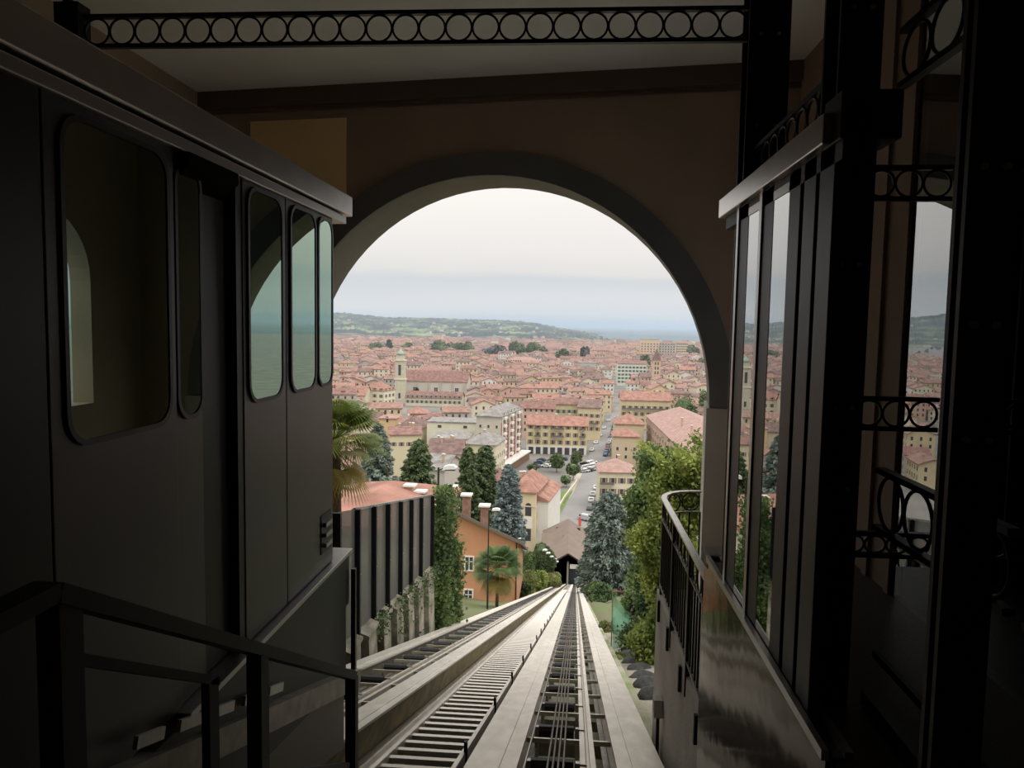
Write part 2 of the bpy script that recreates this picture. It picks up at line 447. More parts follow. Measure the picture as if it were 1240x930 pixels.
# roof fascia and roof
mb = MB(); mb.box(CX - CARW - .05, CX + .05, 1.75, 5.80, .80, .95); mb.build('roof_fascia', mat('roof_fascia_metal', '#c4c0bc', rough=.3, metal=.85, var=.05), t, bevel=.008)
mb = MB(); mb.box(CX - CARW - .02, CX + .025, 1.75, 5.72, .735, .79); mb.build('roof_gutter', mat('gutter_metal', '#b3afab', rough=.33, metal=.8), t, bevel=.006)
mb = MB(); mb.hexa([(CX - CARW + .1, 1.9, .95), (CX - .15, 1.9, .95), (CX - .15, 5.6, .95), (CX - CARW + .1, 5.6, .95), (CX - CARW + .5, 2.1, 1.05), (CX - .6, 2.1, 1.05), (CX - .6, 5.4, 1.05), (CX - CARW + .5, 5.4, 1.05)]); mb.build('roof_hump', M_card, t)
mb = MB(); mb.hexa([(CX - .05, 3.30, .60), (CX + .04, 3.30, .68), (CX + .04, 3.80, .68), (CX - .05, 3.80, .60), (CX - .05, 3.30, .735), (CX + .04, 3.30, .735), (CX + .04, 3.80, .735), (CX - .05, 3.80, .735)]); mb.build('door_drive_cover', mat('matt_black_cover', '#0b0b0c', rough=.9, spec=.1), t)
# louvre near the front corner
mb = MB(); mb.box(CX, CX + .006, 5.18, 5.40, -1.66, -1.38); lv = mb.build('vent_plate', mat('vent_plate', '#3a3a3a', rough=.5), t)
for k in range(3):
    mb = MB(); mb.box(CX + .006, CX + .03, 5.22, 5.36, -1.62 + k * .075, -1.59 + k * .075); mb.build('louvre', M_alu, lv)
# sill ledge, skirt and chassis
mb = MB(); mb.box(CX - CARW, CX + .06, 3.2, 5.78, -1.815, -1.785); mb.build('floor_ledge', M_alu, t, bevel=.004)
M_skirt = mat('skirt_dark_green_grey', '#3d4640', rough=.5, metal=.2)
mb = MB(); mb.box(CX - CARW + .05, CX + .04, 2.3, 5.75, -2.22, -1.815); mb.build('skirt', M_skirt, t, bevel=.005)
mb = MB()
mb.extr([(CX + .02, 2.3, -2.22), (CX + .02, 5.73, -2.22), (CX + .02, 5.73, tz(5.73) + .72), (CX + .02, 2.3, tz(2.3) + .72 - .6)], (-CARW, 0, 0)); mb.build('lower_skirt', M_skirt, t)
mb = MB(); mb.bar(T(CX + .06 - .08, 2.2, .70), T(CX + .06 - .08, 5.8, .70), .10, .14); mb.build('chassis_beam', M_steel, t)
mb = MB(); mb.extr([(CX + .0, 2.2, tz(2.2) + .62), (CX, 5.74, tz(5.74) + .62), (CX, 5.74, tz(5.74) + .12), (CX, 2.2, tz(2.2) + .12)], (-CARW + .1, 0, 0)); mb.build('bogie_frame', mat('bogie_grey', '#77726c', rough=.5, metal=.3), t)
for k in range(5):
    y = 2.75 + .33 * k
    mb = MB(); mb.bar((CX + .065, y, tz(y) + .86), (CX + .065, y + .2, tz(y + .2) + .86), .02, .05); mb.build('grab_plate', M_alu, t)
# black front corner post rail beside the car
mb = MB(); mb.box(CX + .05, CX + .085, 5.76, 5.80, -2.95, -1.95); mb.build('corner_guard', M_card, t)

# ================================================================== STAIR RAILING ON THE LEFT
RX = -1.2
def rpt(px, py): return atX(px, py, RX)
t = thing('stair_railing', 'black steel stair railing sloping down in front of the grey car', 'railing', (RX, 1.75, -3.2))
p0, p1, p2 = rpt(57, 706), rpt(312, 776), rpt(425, 814)
Ra, Rb = p0, p2
def rl(y): return Ra.z + (Rb.z - Ra.z) * (y - Ra.y) / (Rb.y - Ra.y)
mb = MB(); mb.bar((RX, Ra.y - .9, Ra.z - .02), (RX, Ra.y, Ra.z - .02), .07, .045); mb.bar((RX, Ra.y, Ra.z - .02), (RX, Rb.y, Rb.z - .02), .07, .045); mb.build('handrail', M_dark, t)
for (px, w) in ((74, .085), (312, .075), (426, .06)):
    q = rpt(px, 800); mb = MB(); mb.box(RX - .03, RX + .03, q.y - w / 2, q.y + w / 2, tz(q.y) - 1.1, rl(q.y) - .03); mb.build('post', M_dark, t)
for off, thick in ((-.17, .03), (-.62, .03)):
    mb = MB(); ya = rpt(92, 765).y; yb = rpt(272, 803).y
    mb.bar((RX - .03, ya, rl(ya) + off), (RX - .03, yb, rl(yb) + off), .03, thick); mb.build('inner_rail', M_dark, t)
mb = MB(); q = rpt(264, 800); mb.box(RX - .045, RX - .015, q.y - .035, q.y + .035, tz(q.y) - 1.0, rl(q.y) - .17); mb.build('inner_post', M_dark, t)
mb = MB(); ya = rpt(340, 800).y; yb = rpt(414, 800).y
mb.bar((RX, ya - .25, rl(ya - .25) - .55), (RX, yb + .1, rl(yb + .1) - .55), .03, .03); mb.build('inner_rail', M_dark, t)

# ================================================================== IRON FRIEZES
def frieze(name, label, A, B, H, n, t_bar=.022, r_ring=.007, group=None):
    """two bars from A to B (A, B on the bottom bar), H apart, n touching rings between"""
    A = Vector(A); B = Vector(B); e = thing(name, label, 'iron frieze', A, 0, group)
    up = Vector((0, 0, 1)); d = (B - A); L = d.length; d = d.normalized()
    for k, z in (('bottom_bar', 0), ('top_bar', H)):
        mb = MB(); mb.bar(A + up * z, B + up * z, t_bar * 1.6, t_bar); mb.build(k, M_iron, e)
    R = min((H - t_bar) / 2, L / n / 2)
    src = None
    for i in range(n):
        c = d * (L * (i + .5) / n) + up * (H / 2)
        if src is None:
            mb = MB(); rr = (H - t_bar) / 2
            rx = L / n / 2 * .97
            mb.tube([d * (rx * cos(2 * pi * k / 24)) + up * (rr * sin(2 * pi * k / 24)) for k in range(24)], r_ring, 6, closed=True)
            src = mb.build('ring', M_iron, e, smooth=True, local=True); src.location = c
        else:
            inst(src, e, c)
    return e
fa = atY(103, 56, 4.5); fb = atY(905, 49, 4.5)
fz = (fa.z + fb.z) / 2
fr1 = frieze('iron_frieze', 'long black iron frieze of touching rings hung across the hall under the ceiling', (fa.x, 4.5, fz), (fb.x, 4.5, fz), .172, 25)
mb = MB(); mb.box(fa.x - .15, fa.x, 4.44, 4.56, fz - .02, fz + .24); mb.build('end_bracket', M_dark, fr1)
mb = MB(); mb.box(fa.x - .12, fa.x - .08, 4.48, 4.52, fz + .24, ZC); mb.build('hanger', M_dark, fr1)
mb = MB(); mb.box(fa.x - .35, fa.x - .20, .2, 4.6, fz - .12, fz + .06); o = mb.build('edge_beam', mat('edge_beam_brown', '#5a463a', rough=.7), None); tag(o, 'brown painted beam running along the hall above the grey car', 'beam')

# ================================================================== RIGHT SIDE: COLUMNS, DOORS, GLASS
def column(label, x0, x1, y0, y1, z0, z1, bolts=()):
    e = thing('steel_column', label, 'column', ((x0 + x1) / 2, (y0 + y1) / 2, z0))
    xm = (x0 + x1) / 2
    # an H section: two flanges and a web
    mb = MB(); mb.box(x0, x1, y0, y0 + .02, z0, z1); mb.build('flange', M_dark, e)
    mb = MB(); mb.box(x0, x1, y1 - .02, y1, z0, z1); mb.build('flange', M_dark, e)
    mb = MB(); mb.box(xm - .02, xm + .02, y0 + .02, y1 - .02, z0, z1); mb.build('web', M_dark, e)
    for z in bolts:
        for xx in (x0 + (x1 - x0) * .28, x0 + (x1 - x0) * .72):
            mb = MB(); mb.tube([(xx, y0, z), (xx, y0 - .010, z)], .010, 8); mb.build('bolt', M_steel, e)
    return e
c3a = atY(905, 100, 4.5); c3b = atY(955, 100, 4.5)
column('black riveted column at the right end of the long ring frieze', c3a.x, c3b.x, 4.5, 4.68, -1.5, ZC, (1.65, 1.15))
c2a = atY(990, 600, 3.02); c2b = atY(1040, 400, 3.02)
column('black riveted column beside the sliding glass doors', c2a.x + .0, c2a.x + .155, 3.02, 3.22, -1.5, ZC, (1.2, .25, -.3, -.62))
c1a = atY(1157, 450, 2.05); c1b = atY(1220, 450, 2.05)
column('widest black column between glass panel and ring balustrade', c1a.x, c1b.x, 2.05, 2.12, -1.5, ZC, (.42, .02, -.28))
# lintel block where fascia meets the column
ba = atX(1005, 172, .92)
mb = MB(); mb.box(.93, 1.14, 2.80, 2.99, .67, .84); o = mb.build('lintel_block', M_dark, None, bevel=.006)
tag(o, 'dark steel block at the near end of the pale door fascia', 'bracket')

# sliding glass door set
e = thing('sliding_door_set', 'pale framed sliding glass doors with a light metal header at the platform edge', 'sliding door', (.93, 3.8, -1.5))
mb = MB(); mb.box(.90, .94, 2.90, 4.84, .675, .785); mb.build('header', mat('pale_header_metal', '#dad7d3', rough=.28, metal=.9, var=.04), e, bevel=.004)
mb = MB(); mb.box(.94, 1.02, 2.80, 4.80, .60, .80); mb.build('track_box', M_dark, e)
for (pa, pb, nm) in ((884.5, 897, 'door_stile'), (911, 926, 'door_stile'), (944, 957, 'door_jamb'), (961, 975, 'door_jamb'), (979, 996, 'door_jamb')):
    ya = atX(pb, 500, .94).y; yb = atX(pa, 500, .94).y
    mb = MB(); mb.box(.94, .985, ya, yb, -1.47, .675); mb.build(nm, mat('dark_bronze_frame', '#2b2825', rough=.45, metal=.3), e, bevel=.004)
    if nm == 'door_stile':
        mb = MB(); mb.box(.932, .94, yb - .05, yb, -1.47, .675); mb.build('edge_strip', M_alu, e)
for (pa, pb) in ((897, 911), (926, 944)):
    ya = atX(pb, 500, .94).y; yb = atX(pa, 500, .94).y
    mb = MB(); mb.box(.942, .950, ya, yb, -1.45, .60); mb.build('door_pane', G_door, e)
    mb = MB(); mb.box(.938, .98, ya, yb, .60, .64); mb.build('top_rail', M_alu, e)
    mb = MB(); mb.box(.94, .98, ya, yb, -1.47, -1.42); mb.build('bottom_rail', M_alu, e)
# sill track
mb = MB(); mb.box(.91, .935, 2.62, 4.88, -1.50, -1.462); mb.build('sill_edge', M_alu, e)
mb = MB(); mb.box(.99, 1.02, 2.62, 4.88, -1.50, -1.466); mb.build('sill_track', M_alu, e)
mb = MB(); mb.box(.935, .99, 2.62, 4.88, -1.52, -1.487); mb.build('sill_channel', M_dark, e)
mb = MB(); mb.box(.92, 1.30, 4.885, 5.10, -1.56, -1.465); o = mb.build('sill_slab', mat('grey_sill_stone', '#8d8a85', rough=.6), None, bevel=.01)
tag(o, 'grey stone slab ending the door sill beside the arch jamb', 'slab')
# polished steel apron under the doors
mb = MB()
n = 26
for i in range(n):
    ya = 2.62 + (5.0 - 2.62) * i / n; yb = 2.62 + (5.0 - 2.62) * (i + 1) / n
    for j in range(12):
        za = -1.50 - 1.9 * j / 12; zb_ = -1.50 - 1.9 * (j + 1) / 12
        def xx(y, z): return .925 + .006 * sin(3.1 * y + 2.0 * z) * min(1, (-1.5 - z) * 2)
        mb.quad((xx(ya, za), ya, za), (xx(yb, za), yb, za), (xx(yb, zb_), yb, zb_), (xx(ya, zb_), ya, zb_))
mb.box(.945, .96, 2.62, 5.0, -3.4, -1.51)
o = mb.build('steel_apron', M_chrome, None, smooth=True); tag(o, 'polished steel apron reflecting the rails under the glass doors', 'cladding')
# concrete retaining wall of the landing and its railing
mb = MB(); mb.box(.99, 2.6, -.5, 5.0, -6.5, -1.73); mb.box(.99, 2.6, 5.0, 8.0, -8.0, -2.78)
o = struct('wall_landing', mb, M_conc, label='smooth grey concrete wall carrying the curved iron railing')

e = thing('landing_railing', 'black iron railing with pale handrail curving round the concrete landing', 'railing', (1.0, 6.0, -2.78))
ZT_, ZM_, ZL_ = -1.75, -1.97, -2.66
path = [(1.0, y) for y in (5.05, 5.6, 6.2, 6.8, 7.4, 7.75)] + [(1.03, 7.9), (1.10, 8.02), (1.20, 8.10), (1.32, 8.14), (1.44, 8.15)]
def rail(name, z, w, h, m):
    mb = MB()
    for i in range(len(path) - 1): mb.bar((*path[i], z), (*path[i + 1], z), w, h)
    return mb.build(name, m, e)
rail('handrail', ZT_, .055, .018, mat('worn_pale_handrail', '#d2cec6', rough=.3, metal=.85, var=.1, scale=20))
rail('middle_rail', ZM_, .025, .014, M_steel); rail('bottom_rail', ZL_, .03, .014, M_steel)
ppts = []; acc = 0
for i in range(len(path) - 1):
    a, b = Vector(path[i]), Vector(path[i + 1]); L = (b - a).length
    ppts.append((acc, a, b, L)); acc += L
def along(sv):
    for s0, a, b, L in ppts:
        if sv <= s0 + L + 1e-6:
            return a + (b - a) * ((sv - s0) / L), (b - a).normalized()
    return ppts[-1][2], (ppts[-1][2] - ppts[-1][1]).normalized()
nb = int(acc / .115); srcb = None
for k in range(nb + 1):
    p, d = along(acc * k / nb)
    if k % 8 == 0:
        mb = MB(); mb.box(p.x - .02, p.x + .02, p.y - .02, p.y + .02, -2.95, ZT_); mb.build('post', M_iron, e)
    else:
        if srcb is None:
            mb = MB(); mb.tube([(0, 0, ZL_ + 2.78), (0, 0, ZM_ + 2.78)], .009, 6); srcb = mb.build('baluster', M_iron, e, local=True); srcb.location = (p.x - 1.0, p.y - 6.0, 0)
        else: inst(srcb, e, (p.x - 1.0, p.y - 6.0, 0))
nr = int(acc / .205)
srcr = None
for k in range(nr):
    p, d = along(acc * (k + .5) / nr)
    mb = MB(); dd = Vector((d.x, d.y, 0)); c = Vector((p.x, p.y, (ZT_ + ZM_) / 2)); rr = .094
    mb.tube([c + dd * (rr * cos(2 * pi * q / 20)) + Vector((0, 0, 1)) * (rr * sin(2 * pi * q / 20)) for q in range(20)], .008, 6, closed=True); mb.build('ring', M_iron, e, smooth=True)
for y in (5.4, 6.2, 7.0, 7.7):
    mb = MB(); mb.box(.965, .99, y - .02, y + .02, -3.02, -2.80); mb.build('fixing_foot', M_dark, e)
# small junction box on the far corner of the wall
e = thing('junction_box', 'small pale electrical box with a cable on the concrete wall corner', 'electrical box', (.97, 7.6, -6.0))
q = atX(797, 853, .95)
mb = MB(); mb.box(.90, .99, q.y - .09, q.y + .05, q.z - .10, q.z + .08); mb.build('housing', mat('box_grey', '#b7b3aa', rough=.5), e, bevel=.01)
mb = MB(); mb.tube([(.95, q.y, q.z - .1), (.955, q.y + .01, q.z - .5), (.965, q.y, q.z - 1.0)], .018, 6); mb.build('cable', M_dark, e)

# ring friezes of the right hand vestibule
def fr_y(name, label, px0, py0, px1, py1, X, H, n, group=None):
    a = atX(px0, py0, X); b = atX(px1, py1, X); z = (a.z + b.z) / 2
    return frieze(name, label, (X, a.y, z), (X, b.y, z), H, n, group=group)
FX = 1.22
y_near, y_far = 2.13, 3.05
a = atX(1015, 607, FX); zl = a.z
fr = frieze('iron_frieze', 'waist-high ring balustrade between the two black columns on the right', (FX, y_near, zl + .0), (FX, 3.03, zl), .225, 4)
fr = frieze('iron_frieze', 'waist-high ring balustrade on the near side of the widest black column', (FX, 1.2, zl), (FX, 2.04, zl), .225, 4)
a = atX(1062, 126, FX); zu = a.z
fr = frieze('iron_frieze', 'overhead ring frieze between the two black columns on the right', (FX, y_near, zu), (FX, 3.03, zu), .20, 4)
fr = frieze('iron_frieze', 'overhead ring frieze running above the pale door header', (1.03, 3.24, .86), (1.03, 4.48, .86), .15, 8)
# glass screen behind, with plaster pier and crossing friezes
GX = 1.86
ya = atX(1097, 400, GX).y
mb = MB(); mb.box(GX, GX + .012, .8, ya, -1.5, ZC); o = mb.build('glass_screen', G_door, None); tag(o, 'tall glass screen reflecting the sky and town behind the ring balustrade', 'glass screen')
mb = MB(); mb.box(GX - .02, GX + .06, ya, ya + .06, -1.5, ZC); mb.box(GX - .02, GX + .06, ya + .32, ya + .40, -1.5, ZC); mb.box(GX, GX + .05, ya + .06, ya + .32, -1.5, ZC)
mb.box(GX - .02, GX + .06, ya + .62, ya + .72, -1.5, ZC); mb.box(GX, GX + .05, ya + .40, ya + .62, -1.5, ZC)
o = mb.build('plaster_pier', M_plaster, None); tag(o, 'brown panelled plaster pier at the edge of the glass screen', 'pier')
xa = 1.30
za = atY(1080, 241, 3.9).z; frieze('iron_frieze', 'short overhead ring frieze in front of the plaster pier', (xa, 3.9, za), (GX - .03, 3.9, za), .15, 4)
zb_ = atY(1080, 519, 3.9).z; frieze('iron_frieze', 'short waist-high ring frieze in front of the plaster pier', (xa, 3.9, zb_), (GX - .03, 3.9, zb_), .15, 4)
zc_ = atY(1060, 672, 3.9).z; frieze('iron_frieze', 'short low ring frieze near the floor before the plaster pier', (xa, 3.9, zc_), (GX - .03, 3.9, zc_), .11, 5)
# floor rail between columns
mb = MB(); mb.bar((FX, 1.0, -1.46), (FX, 3.03, -1.46), .05, .06); mb.bar((FX + .02, 1.0, -1.28), (FX + .02, 3.03, -1.28), .02, .03)
o = mb.build('kick_rail', M_dark, None); tag(o, 'low black kick rail along the platform floor between columns', 'rail')

# ================================================================== TRACKS
SEND = 166.0
S0 = 1.2
def tbox(mb, u0, u1, s0, s1, w0, w1, mi=0):
    mb.hexa([T(u0, s0, w0), T(u1, s0, w0), T(u1, s1, w0), T(u0, s1, w0), T(u0, s0, w1), T(u1, s0, w1), T(u1, s1, w1), T(u0, s1, w1)], mi)
def rail_beam(e, u0, u1, side=None):
    mb = MB()
    um = (u0 + u1) / 2
    tbox(mb, u0, u1, S0, SEND, -.03, 0)                                   # top flange
    tbox(mb, um - .07, um + .07, S0, SEND, 0, .012)                       # running strip
    o = mb.build('rail_beam', M_rail, e)
    mb = MB(); tbox(mb, um - .05, um + .05, S0, SEND, -.42, -.03); mb.build('beam_web', side or M_steel, o)
    mb = MB(); tbox(mb, u0 + .03, u1 - .03, S0, SEND, -.45, -.42); mb.build('bottom_flange', M_rail, o)
    return o
def make_track(label, ub, uch, u_roll, tall_side=False):
    e = thing('funicular_track', label, 'track', T(sum(ub) / 4, 8, 0))
    rail_beam(e, ub[0], ub[1]); rail_beam(e, ub[2], ub[3], M_railside if tall_side else None)
    if tall_side:
        mb = MB(); tbox(mb, ub[3] - .06, ub[3] - .015, S0, SEND, -.30, -.03); mb.build('beam_side_plate', M_railside, e)
        mb = MB(); tbox(mb, ub[3] - .08, ub[3] + .07, S0, SEND, -.47, -.44); mb.build('lower_flange', M_rail, e)
    # centre channel: two flanges and a bright wearing strip
    mb = MB(); tbox(mb, uch[0], uch[1], S0, SEND, -.16, -.13); tbox(mb, uch[0], uch[0] + .05, S0, SEND, -.13, -.10); tbox(mb, uch[1] - .05, uch[1], S0, SEND, -.13, -.10)
    o = mb.build('centre_channel', M_rail, e)
    mb = MB(); um = sum(uch) / 2; tbox(mb, um - .012, um + .012, S0, SEND, -.13, -.075); mb.build('wearing_strip', mat('bright_steel', '#cfc8bd', rough=.3, metal=.8), o)
    # cross bars, roller sets
    L = Vector(e.location)
    def rel(p): return p - L
    src = {}
    def put(key, mk, m, s):
        if key not in src:
            mb = MB(); mk(mb); o = mb.build(key, m, e, local=True); src[key] = o; o.location = rel(T(0, s, 0)); return o
        return inst(src[key], e, rel(T(0, s, 0)))
    def lb(mb, u0, u1, a, b, w0, w1):     # small box in track slope about s = 0
        q = lambda u, s, w: (u + TY * s, s, -TS * s + w)
        mb.hexa([q(u0, a, w0), q(u1, a, w0), q(u1, b, w0), q(u0, b, w0), q(u0, a, w1), q(u1, a, w1), q(u1, b, w1), q(u0, b, w1)])
    k = 0; s = 3.0
    while s < 120:
        put('cross_bar', lambda mb: (lb(mb, ub[1] - .02, uch[0], -.025, .025, -.15, -.10), lb(mb, uch[1], ub[2] + .02, -.025, .025, -.15, -.10)), M_rail, s)
        put('sleeper', lambda mb: lb(mb, ub[0] + .05, ub[3] - .05, .1, .9, -.95, -.52), M_moss, s)
        put('roller', lambda mb: mb.tube([(u_roll[0] - .19, .5, -TS * .5 - .14), (u_roll[0] + .19, .5, -TS * .5 - .14)], .075, 10), M_rubber, s)
        put('roller_bracket', lambda mb: (lb(mb, u_roll[0] - .24, u_roll[0] - .20, .45, .55, -.60, -.08), lb(mb, u_roll[0] + .20, u_roll[0] + .24, .45, .55, -.60, -.08), lb(mb, u_roll[0] + .20, u_roll[0] + .30, .45, .48, -.11, -.085), lb(mb, u_roll[0] - .24, u_roll[0] + .24, .42, .58, -.60, -.55)), M_alu, s)
        s += 1.5; k += 1
    # inner ledges of the beams
    for (a, b) in ((ub[1], ub[1] + .06), (ub[2] - .06, ub[2])):
        mb = MB(); tbox(mb, a, b, S0, SEND, -.34, -.31); mb.build('inner_ledge', M_steel, e)
    return e
R_UB, R_CH = (-.86, -.44, .38, .78), (.08, .22)
L_UB, L_CH = (-3.66, -3.30, -2.38, -2.06), (-2.80, -2.62)
make_track('right-hand funicular track with cables between wide pale rail beams', R_UB, R_CH, (-.16,))
make_track('left-hand funicular track with rust-sided beam below the fence', L_UB, L_CH, (-3.05,), True)
for k, u in enumerate((-.20, -.155, -.11, -.065)):
    mb = MB(); mb.tube([T(u, S0, -.055), T(u * .9, SEND, -.055)], .011, 6); o = mb.build('haul_cable', M_cable)
    tag(o, 'thin grey haul cable running down the middle of the right track', 'cable', 'haul cables of the right track')
mb = MB(); mb.tube([T(-.40, S0, -.08), T(-.40, SEND, -.08)], .010, 6); tag(mb.build('signal_cable', M_alu), 'single bright signal cable beside the left beam of the right track', 'cable')
# walkway with treads between the two tracks
e = thing('walkway_ladder', 'steel walkway with closely spaced treads between the two tracks', 'walkway', T(-1.2, 6, -.1))
L = Vector(e.location)
for (a, b) in ((-1.60, -1.56), (-.97, -.93)):
    mb = MB(); tbox(mb, a, b, S0, SEND, -.14, -.02); mb.build('stringer', M_rail, e)
mb = MB(); tbox(mb, -1.56, -.97, S0, SEND, -.30, -.27); mb.build('gap_backing', mat('dark_gap_fill', '#3a332d', rough=.8, var=.3, scale=3), e)  # added dark sheet that paints the shade in the gaps between treads
M_tread = mat('tread_steel', '#dcd4c8', rough=.42, metal=.5, var=.06, scale=6)
src = None; NT = 300; STEP = .30
for k in range(NT):
    s = 3.5 + k * STEP; p = T(-1.265, s, -.06)
    if src is None:
        mb = MB(); mb.box(-.30, .30, -.022, .022, -.012, .012); mb.box(-.30, .30, .0, .022, -.05, -.012)
        src = mb.build('tread', M_tread, e, local=True); src.location = p - L
    else: inst(src, e, p - L)
mb = MB()
s = 3.5 + NT * STEP
while s < SEND: tbox(mb, -1.56, -.97, s - .03, s + .03, -.08, -.05); s += STEP
o = mb.build('far_treads', M_tread, e); o['kind'] = 'stuff'
src = None
for k in range(28):
    s = 4 + k * 2.4; p = T(-.93, s, -.02)
    if src is None:
        mb = MB(); mb.box(-.015, .015, -.02, .02, -.2, .10); src = mb.build('stub_post', M_dark, e, local=True); src.location = p - L
    else: inst(src, e, p - L)
# cable tray beside the left track's tall beam
mb = MB(); tbox(mb, -1.94, -1.70, S0, SEND, -.62, -.58); tag(mb.build('cable_duct', M_concold), 'pale concrete cable duct between left beam and walkway', 'cable duct')
# concrete kerb right of the track
mb = MB(); tbox(mb, .98, 1.10, 8.0, 60, -1.0, -.42); struct('trim_5', mb, M_moss, label='mossy concrete kerb along the right side of the track')

# ================================================================== GROUND
G = -59.0
def sm(a, b, x): t_ = min(1, max(0, (x - a) / (b - a))); return t_ * t_ * (3 - 2 * t_)
def ground(x, y):
    b = max(tz(min(y, 171)) - 1.05, G)
    if y < 170:
        left = sm(-3.9, -5.2, x) if x < -3.9 else 0
        hi = -6.0 - .19 * (y - 14)
        b = b + (hi - b) * left * (1 - sm(22, 40, y)) if y < 40 else b
        if x > 1.15: b += .35 * sm(1.15, 2.5, x) + min(6, (x - 1.15) * .12)
        if x < -6: b += min(4, (-6 - x) * .05)
        b += (sin(x * 1.7 + y * .9) + sin(y * 1.3 - x * .7)) * .12 * (1 if (x > 1.3 or x < -4.6) else .2)
        b += (G - b) * sm(150, 172, y) if y > 150 else 0
    return b
xs = [-400, -250, -160, -110] + list(np.arange(-80, -12, 4)) + list(np.arange(-12, -3.0, .6)) + list(np.arange(-3, 1.2, .7)) + list(np.arange(1.2, 8, .6)) + list(np.arange(8, 80, 4)) + [110, 160, 250, 400]
ys = list(np.arange(13.15, 42, .8)) + list(np.arange(42, 180, 3)) + [182]
V = [(x, y, ground(x, y)) for y in ys for x in xs]; nx = len(xs)
Q = [(j * nx + i, j * nx + i + 1, (j + 1) * nx + i + 1, (j + 1) * nx + i) for j in range(len(ys) - 1) for i in range(nx - 1)]
M_earth = mat('hillside_grass_and_earth', '#5d6e34', rough=.95, col2='#6b6450', var=.1, scale=.45, detail=6, bump=.5, bscale=6)
tag(mesh_obj('ground_hillside', raw_mesh('ground_hillside', V, Q, M_earth, smooth=True)), 'grassy hillside falling from the station to the town', None, None, 'structure')
M_pave = mat('town_paving', '#868079', rough=.9, col2='#6c6964', var=.1, scale=.05, detail=6)
mb = MB(); mb.quad((-4000, 160, G), (4000, 160, G), (4000, 3200, G), (-4000, 3200, G)); struct('ground_town', mb, M_pave, label='grey paved ground of the town')
M_plain = mat('hazy_plain', '#46585c', rough=1, col2='#6a767a', var=.1, scale=.0011, detail=8)  # bluish haze tint is put into the plain's own colour
mb = MB(); mb.quad((-60000, 3200, G - 2), (60000, 3200, G - 2), (60000, 70000, G - 14), (-60000, 70000, G - 14)); struct('ground_plain', mb, M_plain, label='wide plain fading to the horizon')

# ================================================================== FENCE AND BUTTRESS WALL (left)
FU = -4.02
def FX_(y): return FU + TY * y
def fence_y(px, py=680):
    y = 15.0
    for _ in range(20): y = atX(px, py, FX_(y)).y
    return y
posts = [fence_y(p) for p in (406, 430, 450, 467, 482.5, 495.5, 507.5, 521)]
yA, yB = 13.3, posts[-1]
ta = atX(406, 621, FX_(posts[0])); tb = atX(521, 601, FX_(yB))
def ftop(y): return ta.z + (tb.z - ta.z) * (y - posts[0]) / (yB - posts[0])
ba_ = atX(430, 765, FX_(posts[1])); bb_ = atX(518, 690, FX_(yB))
def fbot(y): return ba_.z + (bb_.z - ba_.z) * (y - posts[1]) / (yB - posts[1])
M_mesh = bpy.data.materials.new('grey_screen_mesh'); M_mesh.use_nodes = True
n = M_mesh.node_tree; b = n.nodes['Principled BSDF']; b.inputs['Base Color'].default_value = (*lin('#6a6862'), 1); b.inputs['Roughness'].default_value = .8
tr = n.nodes.new('ShaderNodeBsdfTransparent'); mx = n.nodes.new('ShaderNodeMixShader'); mx.inputs[0].default_value = .7
n.links.new(tr.outputs[0], mx.inputs[1]); n.links.new(b.outputs[0], mx.inputs[2]); n.links.new(mx.outputs[0], n.nodes['Material Output'].inputs[0])
e = thing('screen_fence', 'tall grey mesh screen fence with black posts beside the left track', 'fence', (FX_(17), 17, fbot(17)))
for y in posts:
    mb = MB(); mb.box(FX_(y) - .06, FX_(y) + .10, y - .04, y + .04, fbot(y) - .35, ftop(y)); mb.build('post', M_dark, e)
    for z in (ftop(y) - .25, ftop(y) - 1.2):
        mb = MB(); mb.tube([(FX_(y) + .10, y, z), (FX_(y) + .112, y, z)], .012, 6); mb.build('bolt', M_alu, e)
ends = [yA] + posts
for i in range(len(ends) - 1):
    a, b2 = ends[i] + .06, ends[i + 1] - .06
    if b2 - a < .1: continue
    mb = MB(); mb.hexa([(FX_(a) - .01, a, fbot(a)), (FX_(a) + .01, a, fbot(a)), (FX_(b2) + .01, b2, fbot(b2)), (FX_(b2) - .01, b2, fbot(b2)), (FX_(a) - .01, a, ftop(a)), (FX_(a) + .01, a, ftop(a)), (FX_(b2) + .01, b2, ftop(b2)), (FX_(b2) - .01, b2, ftop(b2))])
    mb.build('mesh_panel', M_mesh, e)
mb = MB(); mb.bar((FX_(yA), yA, ftop(yA)), (FX_(yB), yB + .06, ftop(yB)), .05, .05); mb.build('top_rail', M_alu, e)
